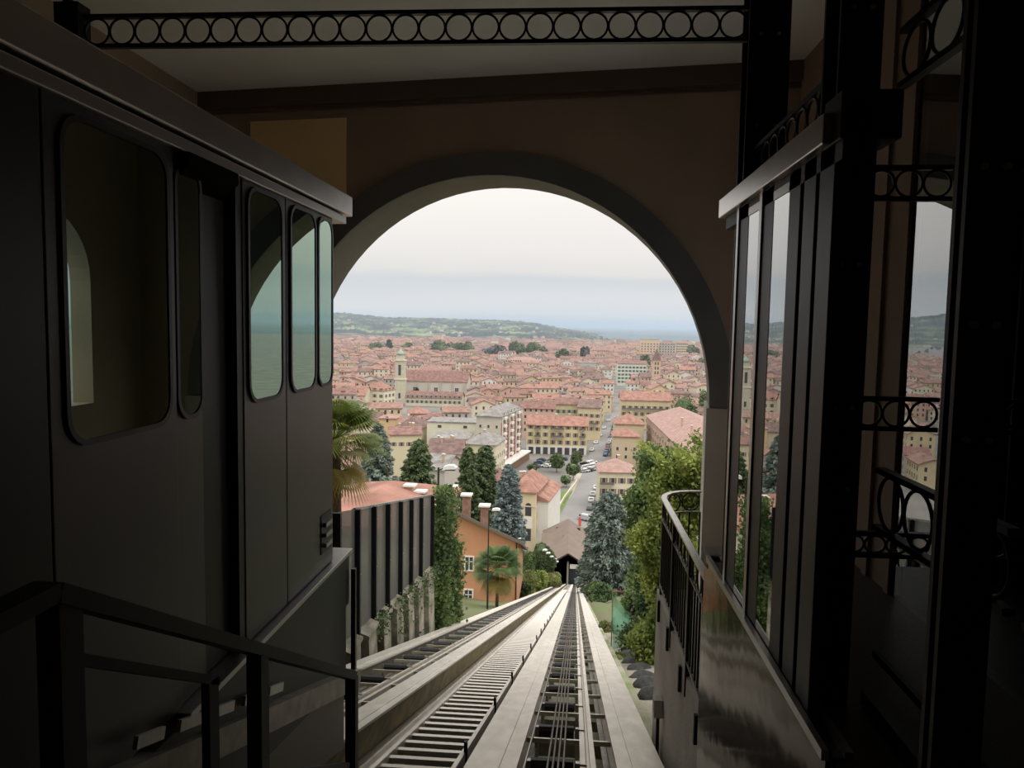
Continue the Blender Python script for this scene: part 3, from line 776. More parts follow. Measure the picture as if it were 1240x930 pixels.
# wall with buttresses
mb = MB()
mb.hexa([(FX_(yA) - .5, yA, tz(yA) - 1.4), (FX_(yA) - .1, yA, tz(yA) - 1.4), (FX_(yB) - .1, yB + .1, tz(yB) - 1.4), (FX_(yB) - .5, yB + .1, tz(yB) - 1.4),
         (FX_(yA) - .5, yA, fbot(yA) - .02), (FX_(yA) - .1, yA, fbot(yA) - .02), (FX_(yB) - .1, yB + .1, fbot(yB) - .02), (FX_(yB) - .5, yB + .1, fbot(yB) - .02)])
wl = struct('wall_buttressed', mb, mat('dark_mottled_concrete', '#575146', rough=.95, col2='#3d4030', var=.1, scale=2), label='low dark concrete wall with pale buttresses under the screen fence')  # mottled concrete, darker than the buttresses before it
for i in range(len(posts) - 1):
    a, b2 = posts[i] + .02, posts[i + 1]
    yy = a + (b2 - a) * .30; w = (b2 - a) * .55
    x0 = FX_(yy)
    zt = fbot(yy + w) + .02
    mb = MB(); mb.hexa([(x0 - .12, yy, tz(yy) - 1.4), (x0 + .22, yy, tz(yy) - 1.4), (x0 + .22, yy + w, tz(yy) - 1.4), (x0 - .12, yy + w, tz(yy) - 1.4),
                        (x0 - .12, yy, zt), (x0 + .16, yy, zt - .12), (x0 + .16, yy + w, zt - .12), (x0 - .12, yy + w, zt)])
    mb.build('buttress', M_concold, wl)
    mb = MB(); mb.hexa([(x0 - .14, yy - .1, zt - .02), (x0 + .20, yy - .1, zt - .13), (x0 + .20, yy + w + .04, zt - .13), (x0 - .14, yy + w + .04, zt - .02),
                        (x0 - .14, yy - .1, zt + .05), (x0 + .20, yy - .1, zt - .07), (x0 + .20, yy + w + .04, zt - .07), (x0 - .14, yy + w + .04, zt + .05)])
    mb.build('coping', M_concold, wl)

# ================================================================== PLANTS
LM = {}
L_fresh = leaf_mat('fresh_green_leaves', '#a9b15c', '#4e6431', trans=.35)
L_ivy = leaf_mat('ivy_leaves', '#768a50', '#33472a', trans=.25)
L_dark = leaf_mat('dark_green_needles', '#78875f', '#465539', trans=.1)
L_blue = leaf_mat('blue_green_needles', '#97a398', '#566259', trans=.1)
L_blue2 = leaf_mat('grey_blue_needles', '#9ba6a6', '#5e6b6b', trans=.1)
L_mid = leaf_mat('mid_green_leaves', '#78895a', '#3c5034', trans=.25)
L_bronze = leaf_mat('dark_bronze_leaves', '#5d605d', '#3a4042', trans=.1)
L_palm = leaf_mat('palm_blades', '#9fa75a', '#586c34', trans=.35)
L_palmd = leaf_mat('dry_palm_blades', '#b59c58', '#7a7440', trans=.35)
L_olive = leaf_mat('olive_undergrowth', '#9a9c62', '#5c6238', trans=.3)

def blob_points(n, rx, ry, rz, rng, lumps=9, fill=.35):
    """points near the surface of a lumpy crown standing on z = 0 (height 2*rz)"""
    cs = rng.normal(size=(lumps, 3)); cs /= np.linalg.norm(cs, axis=1, keepdims=True); cs *= rng.uniform(.25, .62, (lumps, 1))
    k = rng.integers(0, lumps, n); d = rng.normal(size=(n, 3)); d /= np.linalg.norm(d, axis=1, keepdims=True)
    r = np.where(rng.random(n) < fill, rng.random(n) ** .5, rng.uniform(.86, 1.04, n)) * .52
    P = cs[k] + d * r[:, None]
    return P * np.array([rx, ry, rz]) * 1.0 + np.array([0, 0, rz])
def crown_core(mb, rx, ry, rz, zc, n=10):
    pr = [(.05, -1)] + [(sin(pi * i / 6), -cos(pi * i / 6)) for i in range(1, 6)] + [(.05, 1)]
    mb.lathe([(r, z) for r, z in pr], n)
    mb.v = [(v[0] * rx, v[1] * ry, v[2] * rz + zc) for v in mb.v]
def broad_tree(name, label, loc, h, w, lm, n=2500, leaf=.3, trunk=.22, group=None, cat='tree', seed=0, depth=None, core=True):
    rng = np.random.default_rng(seed + 100)
    e = thing(name, label, cat, loc, 0, group)
    ch = h * (1 - trunk); P = blob_points(n, w / 2, (depth or w) / 2, ch / 2, rng); P[:, 2] += h * trunk
    Vv, Qq = leaf_quads(P, leaf, 1.5, rng)
    o = mesh_obj('foliage', raw_mesh('foliage', Vv, Qq, lm), e); o['kind'] = 'stuff'
    if core:
        mb = MB(); crown_core(mb, w * .33, (depth or w) * .33, ch * .36, h * trunk + ch * .48); mb.build('crown_core', lm, e, smooth=True, local=True)
    mb = MB(); mb.tube([(0, 0, -.3), (0, 0, h * trunk + ch * .35)], [max(.05, h * .022), max(.03, h * .012)], 7); mb.build('trunk', M_trunk, e, local=True)
    return e
def conifer(name, label, loc, h, w, lm, n=6000, leaf=.3, shape=1.0, droop=.25, seed=0, group=None, lean=0, base=.04):
    rng = np.random.default_rng(seed + 500)
    e = thing(name, label, 'tree', loc, 0, group)
    nb = max(26, int(n / 70)); per = n // nb
    P = []; D = []
    for b in range(nb):
        f = (b + .5) / nb; f = f ** .85
        z0 = h * (base + (1 - base) * f); R = w / 2 * (1 - f) ** shape * rng.uniform(.75, 1.1) + .02 * w
        az = b * 2.399 + rng.normal() * .3
        s = rng.random(per) ** .6
        sp = R * .24 * (1.2 - s)
        x = s * R; y = rng.normal(size=per) * sp; z = z0 - droop * R * s ** 1.6 + rng.normal(size=per) * R * .05 + .12 * R * (s > .85)
        P.append(np.stack([x * cos(az) - y * sin(az), x * sin(az) + y * cos(az), z], 1))
        D.append(np.tile([cos(az), sin(az), -.35], (per, 1)))
    P = np.concatenate(P); D = np.concatenate(D); P[:, 2] = np.maximum(P[:, 2], .1)
    Vv, Qq = leaf_quads(P, leaf, 2.2, rng, D=D)
    o = mesh_obj('foliage', raw_mesh('foliage', Vv, Qq, lm), e); o['kind'] = 'stuff'
    mb = MB(); mb.tube([(0, 0, -.4), (0, 0, h * .97)], [h * .02, .02], 7); mb.build('trunk', M_trunk, e, local=True)
    return e
def fan_palm(name, label, loc, h, crown, seed=0, nf=26, group=None, dry=8, lm=None):
    rng = np.random.default_rng(seed + 900)
    e = thing(name, label, 'palm', loc, 0, group)
    mb = MB(); mb.tube([(0, 0, -.3), (.05, 0, h * .5), (0, 0, h)], [.13, .12, .14], 9); mb.build('trunk', mat('fibrous_palm_trunk', '#6a553b', rough=1, var=.3, scale=14, bump=.6, bscale=40), e, smooth=True, local=True)
    for i in range(nf + dry):
        isdry = i >= nf
        az = i * 2.399 + rng.normal() * .2
        elv = rng.uniform(-.35, 1.15) if not isdry else rng.uniform(-1.2, -.65)
        Lp = crown * rng.uniform(.42, .62); d = Vector((cos(az) * cos(elv), sin(az) * cos(elv), sin(elv)))
        base = Vector((0, 0, h - .05 - (.15 if isdry else 0))); hub = base + d * Lp
        mb = MB(); mb.tube([base, base + d * Lp * .6 + Vector((0, 0, .03)), hub], .012, 5)
        sd = d.cross(Vector((0, 0, 1))).normalized(); nn = sd.cross(d).normalized()
        R = crown * rng.uniform(.42, .58); nbld = 27
        for k in range(nbld):
            a = radians(-105 + 210 * k / (nbld - 1)); ln = R * (1 - .25 * abs(k / (nbld - 1) - .5) * 2)
            dirv = d * cos(a) + sd * sin(a)
            tip = hub + dirv * ln + Vector((0, 0, -ln * .30)) ; mid = hub + dirv * ln * .55 + nn * .03 * ln
            wv = (dirv.cross(nn)).normalized() * R * .030
            mb.add([hub, mid - wv, tip, mid + wv], [(0, 1, 2, 3)])
        mb.build('frond', L_palmd if isdry else (lm or L_palm), e, local=True)
    return e
def leaf_mass(name, label, cat, loc, pts, size, lm, seed=0, group=None, aspect=1.4, stem=None):
    rng = np.random.default_rng(seed + 1300)
    e = thing(name, label, cat, loc, 0, group)
    Vv, Qq = leaf_quads(np.asarray(pts) - np.array(loc), size, aspect, rng)
    o = mesh_obj('foliage', raw_mesh('foliage', Vv, Qq, lm), e); o['kind'] = 'stuff'
    if stem:
        mb = MB()
        for s_ in stem: mb.tube([Vector(p) - Vector(loc) for p in s_[0]], s_[1], 6)
        mb.build('stem', M_trunk, e, local=True)
    return e
def gz(x, y): return ground(x, y)

# palm behind the fence
pc = atY(418, 545, 15.6)
fan_palm('fan_palm', 'shaggy fan palm with yellowed lower fronds above the screen fence', (pc.x - .25, 15.6, fbot(15.6) - .2), pc.z - fbot(15.6) + .45, 1.25, seed=3, nf=56, dry=9)
# palm in front of the orange house
pc = atY(602, 693, 58)
fan_palm('fan_palm', 'fan palm beside the orange house wall', (pc.x, 58, gz(pc.x, 58)), pc.z - gz(pc.x, 58) + .5, 2.3, seed=5, nf=64, dry=16, lm=leaf_mat('palm_blades_far', '#6d8048', '#3a5230'))
# ivy covering the end of the fence
rng = np.random.default_rng(5)
pts = []
for i in range(11000):
    y = rng.uniform(20.6, 24.2); f = (y - 20.6) / 3.6
    x = FX_(y) + rng.normal() * .16 + .02
    zt = atX(530, 585, FX_(21)).z - f * 3.6 + .25 * sin(y * 5); zb0 = tz(y) - .6
    pts.append((x + .25 * sin(y * 3.1), y, zb0 + (zt - zb0) * rng.random() ** .8))
for i in range(6000):
    y = rng.uniform(20.9, 23); pts.append((FX_(y) + abs(rng.normal()) * .18, y, rng.uniform(tz(y) - .5, ftop(y) + .25)))
leaf_mass('ivy_hedge', 'dense green ivy climbing the far end of the screen fence', 'ivy', (FX_(23), 23, tz(23)), pts, .09, L_ivy, stem=[([(FX_(22), 22, tz(22) - 1), (FX_(22), 22, ftop(22) - .3)], .05)])
for k, y in enumerate((14.6, 16.2, 17.4, 18.7, 20.0)):
    rr = np.random.default_rng(300 + k); n_ = 220
    P = np.stack([FX_(y) + .12 + np.abs(rr.normal(size=n_)) * .10, y + rr.normal(size=n_) * .22, fbot(y) + .10 - np.abs(rr.normal(size=n_)) * (.25 + .3 * (k % 2))], 1)
    leaf_mass('ivy_tuft', 'small green ivy tuft hanging over the buttressed wall', 'ivy', (FX_(y), y, fbot(y)), P, .05, L_mid, 300 + k, group='ivy tufts on the buttressed wall')
# conifers left
def tree_at(fn, name, label, px, ptop, Y, wpx, lm, **k):
    p = atY(px, ptop, Y); g = gz(p.x, Y); return fn(name, label, (p.x, Y, g), p.z - g, wpx / F * Y, lm, **k)
tree_at(conifer, 'spruce_tree', 'dark green spruce behind the red tiled roof', 507, 533, 100, 84, L_dark, n=15000, leaf=.30, shape=.5, seed=1, droop=.12)
tree_at(conifer, 'cedar_tree', 'blue-grey cedar between the palm and the dark spruce', 458, 514, 90, 78, L_blue, n=15000, leaf=.28, shape=.55, seed=2)
tree_at(conifer, 'cypress_tree', 'tall dark green cypress, the first beside the brick apartment block', 567, 543, 128, 44, L_dark, n=14000, leaf=.32, shape=.36, seed=3, droop=-.2)
tree_at(conifer, 'cypress_tree', 'tall dark green cypress touching the blue-grey spruce', 588, 541, 131, 48, L_dark, n=14000, leaf=.32, shape=.36, seed=4, droop=-.2)
tree_at(conifer, 'spruce_tree', 'blue-grey spruce beside the yellow house with the arched window', 617, 563, 124, 58, L_blue2, n=15000, leaf=.30, shape=.42, seed=5)
tree_at(conifer, 'spruce_tree', 'big blue spruce right of the lower station roof', 739, 596, 78, 84, L_blue, n=34000, leaf=.20, shape=.45, seed=6, droop=.3)
tree_at(broad_tree, 'bushy_tree', 'rounded light green tree left of the lower station portal', 657, 650, 128, 36, L_mid, n=9000, leaf=.24, trunk=.2, seed=7)
for i, (px, pt, Y, w, lm, lab) in enumerate([
        (640, 690, 92, 30, L_olive, 'olive green shrub below the row of white lamps'), (655, 688, 100, 28, L_fresh, 'light green shrub below the row of white lamps'),
        (670, 690, 112, 24, L_olive, 'small olive shrub next to the lower station portal'), (634, 704, 78, 22, L_ivy, 'dark low shrub beside the third street lamp'),
        (640, 664, 118, 26, L_ivy, 'dark leafy shrub between orange house and rounded tree'), (628, 660, 130, 26, L_mid, 'leafy shrub behind the corner of the orange house')]):
    tree_at(broad_tree, 'shrub', lab, px, pt, Y, w, lm, n=4500, leaf=.16, trunk=.05, seed=20 + i, cat='shrub')
for i, (px, pt, Y, w, lm, lab) in enumerate([
        (730, 706, 62, 42, L_mid, 'rounded green bush beside the right track below the blue spruce'), (752, 742, 27, 26, L_fresh, 'leafy light green bush at the foot of the green net'),
        (735, 752, 30, 26, L_olive, 'low olive bush left of the green net'), (770, 752, 22, 38, L_olive, 'ragged olive bush in front of the ivy bank'),
        (722, 703, 72, 24, L_fresh, 'light bush at the foot of the big blue spruce'), (748, 790, 20, 26, L_olive, 'small olive plant beside the mossy kerb'),
        (785, 762, 21, 40, L_mid, 'leafy bush spilling over the dark stones')]):
    tree_at(broad_tree, 'bush', lab, px, pt, Y, w, lm, n=7000, leaf=.0022 * Y + .015, trunk=.05, seed=40 + i, cat='bush')
# ivy bank on the right, built as several climbing masses
def bank(label, px0, px1, pt0, pt1, pb, Y, n, lm, size, seed, thick=.8):
    rng = np.random.default_rng(seed); P = []
    a = atY(px0, 700, Y); b = atY(px1, 700, Y)
    for i in range(n):
        f = rng.random(); x = a.x + (b.x - a.x) * f
        zt = atY(px0 + (px1 - px0) * f, pt0 + (pt1 - pt0) * f, Y).z + .22 * sin(f * 17 + seed) + .16 * sin(f * 41) + abs(rng.normal()) * .12
        zb0 = atY(px0 + (px1 - px0) * f, pb, Y).z
        z = zb0 + (zt - zb0) * rng.random() ** .85
        bulge = thick * (.5 + .5 * sin(x * 3.3 + z * 2.1 + seed)) * .6
        P.append((x + rng.normal() * .09 + .22 * sin(z * 2.3 + seed) + .12 * sin(z * 5.1), Y - bulge + rng.normal() * thick * .25, z))
    loc = ((a.x + b.x) / 2, Y, gz((a.x + b.x) / 2, Y))
    m_ = Vector(loc)
    st = [([(m_.x + d, Y, m_.z - .3), (m_.x + d * 1.3, Y, m_.z + 1.2)], .05) for d in (-.4, .3)]
    return leaf_mass('climbing_bank', label, 'climbing plants', loc, P, size, lm, seed, stem=st)
bank('bright green creeper mass behind the curved landing railing', 776, 856, 575, 545, 850, 19, 30000, L_fresh, .075, 61)
bank('dark leafy creeper mass between the blue spruce and the landing railing', 764, 812, 560, 550, 830, 24, 22000, L_ivy, .09, 62)
bank('upper creeper mass below the long pinkish tiled roof', 768, 862, 548, 560, 640, 28, 16000, L_fresh, .10, 63)
bank('low tangled creeper mass above the dark stones', 764, 812, 735, 700, 800, 22, 14000, L_mid, .07, 64)
# dark rounded stones on the gravel strip
for i, (px, py) in enumerate(((764, 800), (768, 809), (775, 818), (780, 829), (786, 838), (792, 852))):
    y = 20.5 - i * 1.4; p = atY(px, py, y)
    rng = np.random.default_rng(i); mb = MB(); pr = [(.03, -.16), (.24, -.12), (.34, 0), (.28, .10), (.15, .17), (.02, .19)]; mb.lathe(pr, 11)
    mb.v = [((v[0] * (1 + .07 * rng.normal()), v[1] * (1 + .07 * rng.normal()), v[2] * (1 + .05 * rng.normal()))) for v in mb.v]
    o = mb.build('stone', mat('dark_stone', '#3b3a37', rough=.9, var=.4, scale=9), None, smooth=True); o.location = (p.x, y, p.z + .10); tag(o, 'dark rounded stone lying on the gravel strip by the kerb', 'stone', 'dark stones beside the right track')
mb = MB(); 
for i in range(12):
    y0_, y1_ = 9 + i * 2, 11 + i * 2
    mb.quad(T(1.10, y0_, -.62), T(2.1, y0_, -.50), T(2.1, y1_, -.50), T(1.10, y1_, -.62))
struct('trim_6', mb, mat('pale_gravel', '#9c9484', rough=1, var=.25, scale=25, bump=.4, bscale=60), label='pale gravel strip beside the mossy kerb')
# green safety net and red net
M_net = bpy.data.materials.new('green_net'); M_net.use_nodes = True
n = M_net.node_tree; b = n.nodes['Principled BSDF']; b.inputs['Base Color'].default_value = (*lin('#9bd8b6'), 1); b.inputs['Roughness'].default_value = .7
tr = n.nodes.new('ShaderNodeBsdfTransparent'); mx = n.nodes.new('ShaderNodeMixShader'); mx.inputs[0].default_value = .7
n.links.new(tr.outputs[0], mx.inputs[1]); n.links.new(b.outputs[0], mx.inputs[2]); n.links.new(mx.outputs[0], n.nodes['Material Output'].inputs[0])
e = thing('safety_net', 'torn green safety net draped on stakes beside the right track', 'net', atY(754, 790, 23))
mb = MB(); nn = 10
def netp(i, j):
    f, g = i / nn, j / nn
    p = atY(742 + 23 * f, (722 + 22 * f) + (66 - 14 * f) * g, 23); return Vector((p.x, 23 + .12 * sin(7 * f + 3 * g) + .1 * sin(9 * g), p.z))
for i in range(nn):
    for j in range(nn): mb.quad(netp(i, j), netp(i + 1, j), netp(i + 1, j + 1), netp(i, j + 1))
mb.build('net_sheet', M_net, e, smooth=True)
for f in (0, 10):
    a = netp(f, 0); mb = MB(); mb.tube([a + Vector((0, .05, .15)), (a.x, 23.05, gz(a.x, 23) - .3)], .02, 6); mb.build('stake', M_steel, e)
e = thing('barrier_net', 'small red and orange barrier net by the creeper bank', 'net', atY(768, 738, 26))
mb = MB(); pa = [atY(*q, 26) for q in ((756, 722), (772, 720), (774, 737), (759, 739))]
nn = 6
for i in range(nn):
    f0, f1 = i / nn, (i + 1) / nn
    def pp(f, k): return pa[0 if not k else 3].lerp(pa[1 if not k else 2], f) + Vector((0, .08 * sin(f * 9), 0))
    mb.quad(pp(f0, 0), pp(f1, 0), pp(f1, 1), pp(f0, 1))
mb.build('net_sheet', mat('red_net', '#c4553c', rough=.8, var=.2, scale=12), e)
for k in (0, 1):
    mb = MB(); mb.tube([pa[k] + Vector((0, .03, .1)), (pa[k].x, 26.03, gz(pa[k].x, 26) - .3)], .018, 6); mb.build('stake', M_steel, e)
mb = MB(); mb.tube([atY(744, 716, 26), atY(762, 716, 26)], .015, 6); mb.build('cross_stick', mat('red_stick', '#b0493a', rough=.7), e)

# ================================================================== STREET LAMPS
def street_lamp(label, px, ptop, Y, arm=.9, h=None, group=None, hs=1.0):
    p = atY(px, ptop, Y); g = gz(p.x, Y)
    e = thing('street_lamp', label, 'street lamp', (p.x, Y, g), 0, group)
    H = p.z - g
    mb = MB(); mb.tube([(0, 0, -.2), (0, 0, H * .5), (0, 0, H)], [.075, .055, .04], 8); mb.build('pole', mat('dark_brown_pole', '#2c2622', rough=.5), e, local=True)
    mb = MB(); mb.tube([(0, 0, H - .12), (arm * .3, -.02, H - .02)], .025, 6); mb.build('bracket', M_dark, e, local=True)
    # shallow curved head
    mb = MB(); pr = [(.25, -.06), (.30, .05), (.55, .12), (.85, .12), (1.0, .03), (.95, -.03)]
    a = [(arm * x, -.16 * hs, H + z * hs) for x, z in pr]; mb.extr(a, (0, .32 * hs, 0)); hd = mb.build('lamp_head', mat('pale_lamp_head', '#e6e5e2', rough=.4), e, local=True)
    mb = MB(); mb.box(arm * .38, arm * .92, -.13 * hs, .13 * hs, H - .10 * hs, H - .035 * hs); mb.build('lamp_glass', mat('lamp_glass', '#5a5a58', rough=.2), hd, local=True)
    return e
street_lamp('tall street lamp rising behind the ivy at the fence end', 531, 566, 30, arm=.75, hs=1.0)
street_lamp('street lamp in front of the orange house gable', 592, 617, 54, arm=.85)
street_lamp('street lamp at the right corner of the orange house', 626, 652, 88, arm=.5, hs=.6)
for k, (px, py, Y) in enumerate(((655, 666, 104), (659.5, 669.5, 114), (664, 674, 126), (668, 677, 138), (671, 680, 150))):
    street_lamp('small white lamp in the row descending beside the left track', px, py, Y, arm=.9, group='small lamps descending to the lower station', hs=1.2)

# ================================================================== BUILDINGS
ROOFS = [tile_mat('clay_tiles_a', '#a17f72', '#7e6056'), tile_mat('clay_tiles_b', '#936f64', '#71524a'), tile_mat('clay_tiles_c', '#aa8070', '#8a6253'), tile_mat('clay_tiles_d', '#846b63', '#644f49')]
R_NAMES = ['rose', 'brick red', 'orange', 'brown']
R_grey = tile_mat('grey_stone_roof', '#98938e', '#77736f')
R_rose = tile_mat('rose_tiles', '#ad8d82', '#94766c')
WALLS = [mat('wall_cream', '#cfc6ae', rough=.9, var=.06, scale=.3), mat('wall_yellow', '#c9ba98', rough=.9, var=.06, scale=.3), mat('wall_white', '#d8d4cb', rough=.9, var=.05, scale=.3),
         mat('wall_pink', '#c3a491', rough=.9, var=.06, scale=.3), mat('wall_grey', '#b1aba1', rough=.9, var=.06, scale=.3)]
W_NAMES = ['cream', 'yellow', 'white', 'pinkish', 'grey']
M_win = mat('window_dark', '#46464a', rough=.25)
M_frame = mat('window_surround', '#cfc6b4', rough=.8)
M_wframe = mat('white_window_frame', '#e8e4dc', rough=.6)
M_shut = mat('brown_shutters', '#7a5f4a', rough=.7)
M_gshut = mat('green_shutters', '#5c7464', rough=.7)
M_chim = mat('chimney_render', '#b89f88', rough=.9, var=.15, scale=2)
M_cap = mat('chimney_cap', '#d8d4cc', rough=.8)

def roof_mesh(mb, w, d, h, rh, kind, o=.6, th=.28):
    if kind == 'gable_x':
        pr = [(-o, h - .05), (d / 2, h + rh), (d + o, h - .05), (d + o, h - .05 - th), (d / 2, h + rh - th), (-o, h - .05 - th)]
        mb.extr([(-o, y, z) for y, z in pr], (w + 2 * o, 0, 0))
    elif kind == 'gable_y':
        pr = [(-o, h - .05), (w / 2, h + rh), (w + o, h - .05), (w + o, h - .05 - th), (w / 2, h + rh - th), (-o, h - .05 - th)]
        mb.extr([(x, -o, z) for x, z in pr], (0, d + 2 * o, 0))
    elif kind == 'hip':
        a = [(-o, -o), (w + o, -o), (w + o, d + o), (-o, d + o)]
        if w >= d: r0, r1 = (d / 2, d / 2), (w - d / 2, d / 2)
        else: r0, r1 = (w / 2, w / 2), (w / 2, d - w / 2)
        vs = [(x, y, h - th) for x, y in a] + [(x, y, h) for x, y in a] + [(*r0, h + rh), (*r1, h + rh)]
        fs = [(3, 2, 1, 0), (0, 1, 5, 4), (1, 2, 6, 5), (2, 3, 7, 6), (3, 0, 4, 7)]
        if w >= d: fs += [(4, 5, 9, 8), (5, 6, 9), (6, 7, 8, 9), (7, 4, 8)]
        else: fs += [(4, 5, 8), (5, 6, 9, 8), (6, 7, 9), (7, 4, 8, 9)]
        mb.add(vs, fs)
    else:
        mb.box(-.3, w + .3, -.3, d + .3, h - .1, h + .35)
def wall_mesh(mb, w, d, h, rh, kind):
    mb.box(0, w, 0, d, -.5, h)
    if kind == 'gable_x':
        for x in (0.0, w - .3): mb.extr([(x, 0, h - .02), (x, d, h - .02), (x, d / 2, h + rh - .3)], (.3, 0, 0))
    if kind == 'gable_y':
        for y in (0.0, d - .3): mb.extr([(0, y, h - .02), (w, y, h - .02), (w / 2, y, h + rh - .3)], (0, .3, 0))
_WM = {}
def window_mesh(ww, wh, style):
    k = (round(ww, 2), round(wh, 2), style)
    if k in _WM: return _WM[k]
    mb = MB(); t_ = .12
    mb.quad((-ww / 2, -.02, 0), (ww / 2, -.02, 0), (ww / 2, -.02, wh), (-ww / 2, -.02, wh), 0)
    for (x0, x1, z0, z1) in ((-ww / 2 - t_, -ww / 2, -t_, wh + t_), (ww / 2, ww / 2 + t_, -t_, wh + t_), (-ww / 2, ww / 2, wh, wh + t_), (-ww / 2, ww / 2, -t_, 0)):
        mb.box(x0, x1, -.10, .02, z0, z1, 1)
    if style in ('shutter', 'gshutter'):
        for s in (-1, 1):
            x0, x1 = sorted((s * (ww / 2 + t_), s * (ww / 2 + t_ + ww * .42)))
            mb.box(x0, x1, -.09, 0, 0, wh, 2)
    if style == 'cross':
        mb.box(-.035, .035, -.06, -.02, 0, wh, 1); mb.box(-ww / 2, ww / 2, -.06, -.02, wh * .62, wh * .62 + .06, 1)
    me = bpy.data.meshes.new('window'); me.from_pydata(mb.v, [], mb.f)
    for m in (M_win, M_wframe if style == 'cross' else M_frame, M_gshut if style == 'gshutter' else M_shut): me.materials.append(m)
    me.polygons.foreach_set('material_index', mb.m); me.update(); _WM[k] = me
    return me
def add_window(e, face, w, d, u, z, ww, wh, style):
    o = bpy.data.objects.new('window', window_mesh(ww, wh, style)); COL.objects.link(o); o.parent = e
    if face == 'f': o.location = (u, 0, z)
    elif face == 'r': o.location = (w, u, z); o.rotation_euler = (0, 0, pi / 2)
    else: o.location = (0, u, z); o.rotation_euler = (0, 0, -pi / 2)
    return o
OCC = []
def block(name, label, origin, rz, w, d, h, rh, kind, wall, roof, win=(), chim=0, cat='building', balc=(), seed=0, group=None, occ=True):
    """win: list of (face, cols, floors, win_w, win_h, first_sill, floor_height, style)"""
    e = thing(name, label, cat, origin, rz, group)
    mb = MB(); wall_mesh(mb, w, d, h, rh, kind); mb.build('walls', wall, e, local=True)
    mb = MB(); roof_mesh(mb, w, d, h, rh, kind); mb.build('roof', roof, e, local=True)
    for (face, cols, floors, ww, wh, z0, fh, style) in win:
        L = w if face == 'f' else d
        for i in range(cols):
            for j in range(floors):
                add_window(e, face, w, d, L * (i + .5) / cols, z0 + j * fh, ww, wh, style)
    rr = random.Random(seed)
    for k in range(chim):
        x = w * rr.uniform(.15, .85); y = d * rr.uniform(.2, .8)
        zz = h + rh * .35
        mb = MB(); mb.box(x - .35, x + .35, y - .35, y + .35, zz - 1, zz + rh * .5 + 1.2, 0); mb.box(x - .45, x + .45, y - .45, y + .45, zz + rh * .5 + 1.2, zz + rh * .5 + 1.4, 1)
        mb.build('chimney', [M_chim, M_cap], e, local=True)
    for (u0, u1, z) in balc:
        mb = MB(); mb.box(u0, u1, -1.1, 0, z - .15, z, 0); mb.build('balcony_slab', M_frame, e, local=True)
        mb = MB(); mb.box(u0, u1, -1.1, -1.05, z, z + .95); mb.box(u0, u0 + .05, -1.05, 0, z, z + .95); mb.box(u1 - .05, u1, -1.05, 0, z, z + .95); mb.build('balcony_railing', mat('balcony_iron', '#6a645e', rough=.6), e, local=True)
    if occ:
        c = Vector(origin) + Matrix.Rotation(rz, 3, 'Z') @ Vector((w / 2, d / 2, 0)); OCC.append((c.x, c.y, max(w, d) * .5 + 5, w, d, rz))
    return e
def pblock(name, label, px0, px1, peave, Y, d, rh, kind, wall, roof, rz=0.0, w=None, g=None, **k):
    a = atY(px0, peave, Y); b = atY(px1, peave, Y)
    gg = G if g is None else g
    return block(name, label, (a.x, Y, gg), rz, w or (b.x - a.x) / max(.3, cos(rz)), d, a.z - gg, rh, kind, wall, roof, **k)

# ---- orange house beside the track
Y = 70.0; ap = atY(540, 613, Y); ev = atY(627, 655, Y); hw = ev.x - ap.x; g0 = gz(-8, Y) - .6
M_orange = mat('orange_render', '#c48d6b', rough=.9, var=.06, scale=.5)
e = thing('orange_house', 'bright orange rendered house with sloping gable beside the left track', 'house', (ap.x - hw, Y, g0))
ze, za, DB, DR = ev.z - g0, ap.z - g0, 9.0, 3.4
fr_ = [(0, 0, -.5), (2 * hw, 0, -.5), (2 * hw, 0, ze), (hw, 0, za), (0, 0, ze)]; bk_ = [(x, DB, z - (DR if z > 0 else 0)) for x, _, z in fr_]
mb = MB(); mb.add(fr_ + bk_, [(0, 1, 2, 3, 4), (9, 8, 7, 6, 5), (0, 5, 6, 1), (1, 6, 7, 2), (2, 7, 8, 3), (3, 8, 9, 4), (4, 9, 5, 0)]); mb.build('walls', M_orange, e, local=True)
mb = MB()
for s_ in (-1, 1):
    p = [(hw, -.6, za + .25), (hw + s_ * (hw + .5), -.6, ze + .02), (hw + s_ * (hw + .5), DB + .5, ze + .02 - DR * 1.06), (hw, DB + .5, za + .25 - DR * 1.06)]
    if s_ < 0: p = [p[1], p[0], p[3], p[2]]
    mb.hexa([(x, y, z - .22) for x, y, z in p] + p)
mb.build('roof', tile_mat('brown_tiles', '#86706a', '#6a5850'), e, local=True)
for (px, py) in ((568, 690), (567, 730), (549, 703), (546, 735)):
    p = atY(px, py, Y); add_window(e, 'f', 2 * hw, 11, p.x - (ap.x - hw), p.z - g0, .72, 1.25, 'cross')
for (px, py0) in ((565, 600), (587, 613), (548, 590)):
    p = atY(px, py0, Y + 1.5); mb = MB(); x = p.x - (ap.x - hw); z = p.z - g0
    mb.box(x - .38, x + .38, 1.2, 1.9, z - 3.2, z, 0); mb.box(x - .55, x + .55, 1.0, 2.1, z, z + .16, 1); mb.build('chimney', [mat('brick_chimney', '#8c6b5c', rough=.9, var=.2, scale=3), M_cap], e, local=True)
mb = MB()
for s in (-1, 1):
    mb.bar((hw, -.62, ap.z - g0 + .02), (hw + s * (hw + .6), -.62, ev.z - g0 - .1), .06, .28)
mb.build('barge_board', mat('weathered_board', '#6e655c', rough=.8), e, local=True)
mb = MB(); mb.tube([(2 * hw - .1, -.1, 0), (2 * hw - .1, -.1, ev.z - g0)], .06, 6); mb.build('downpipe', M_dark, e, local=True)

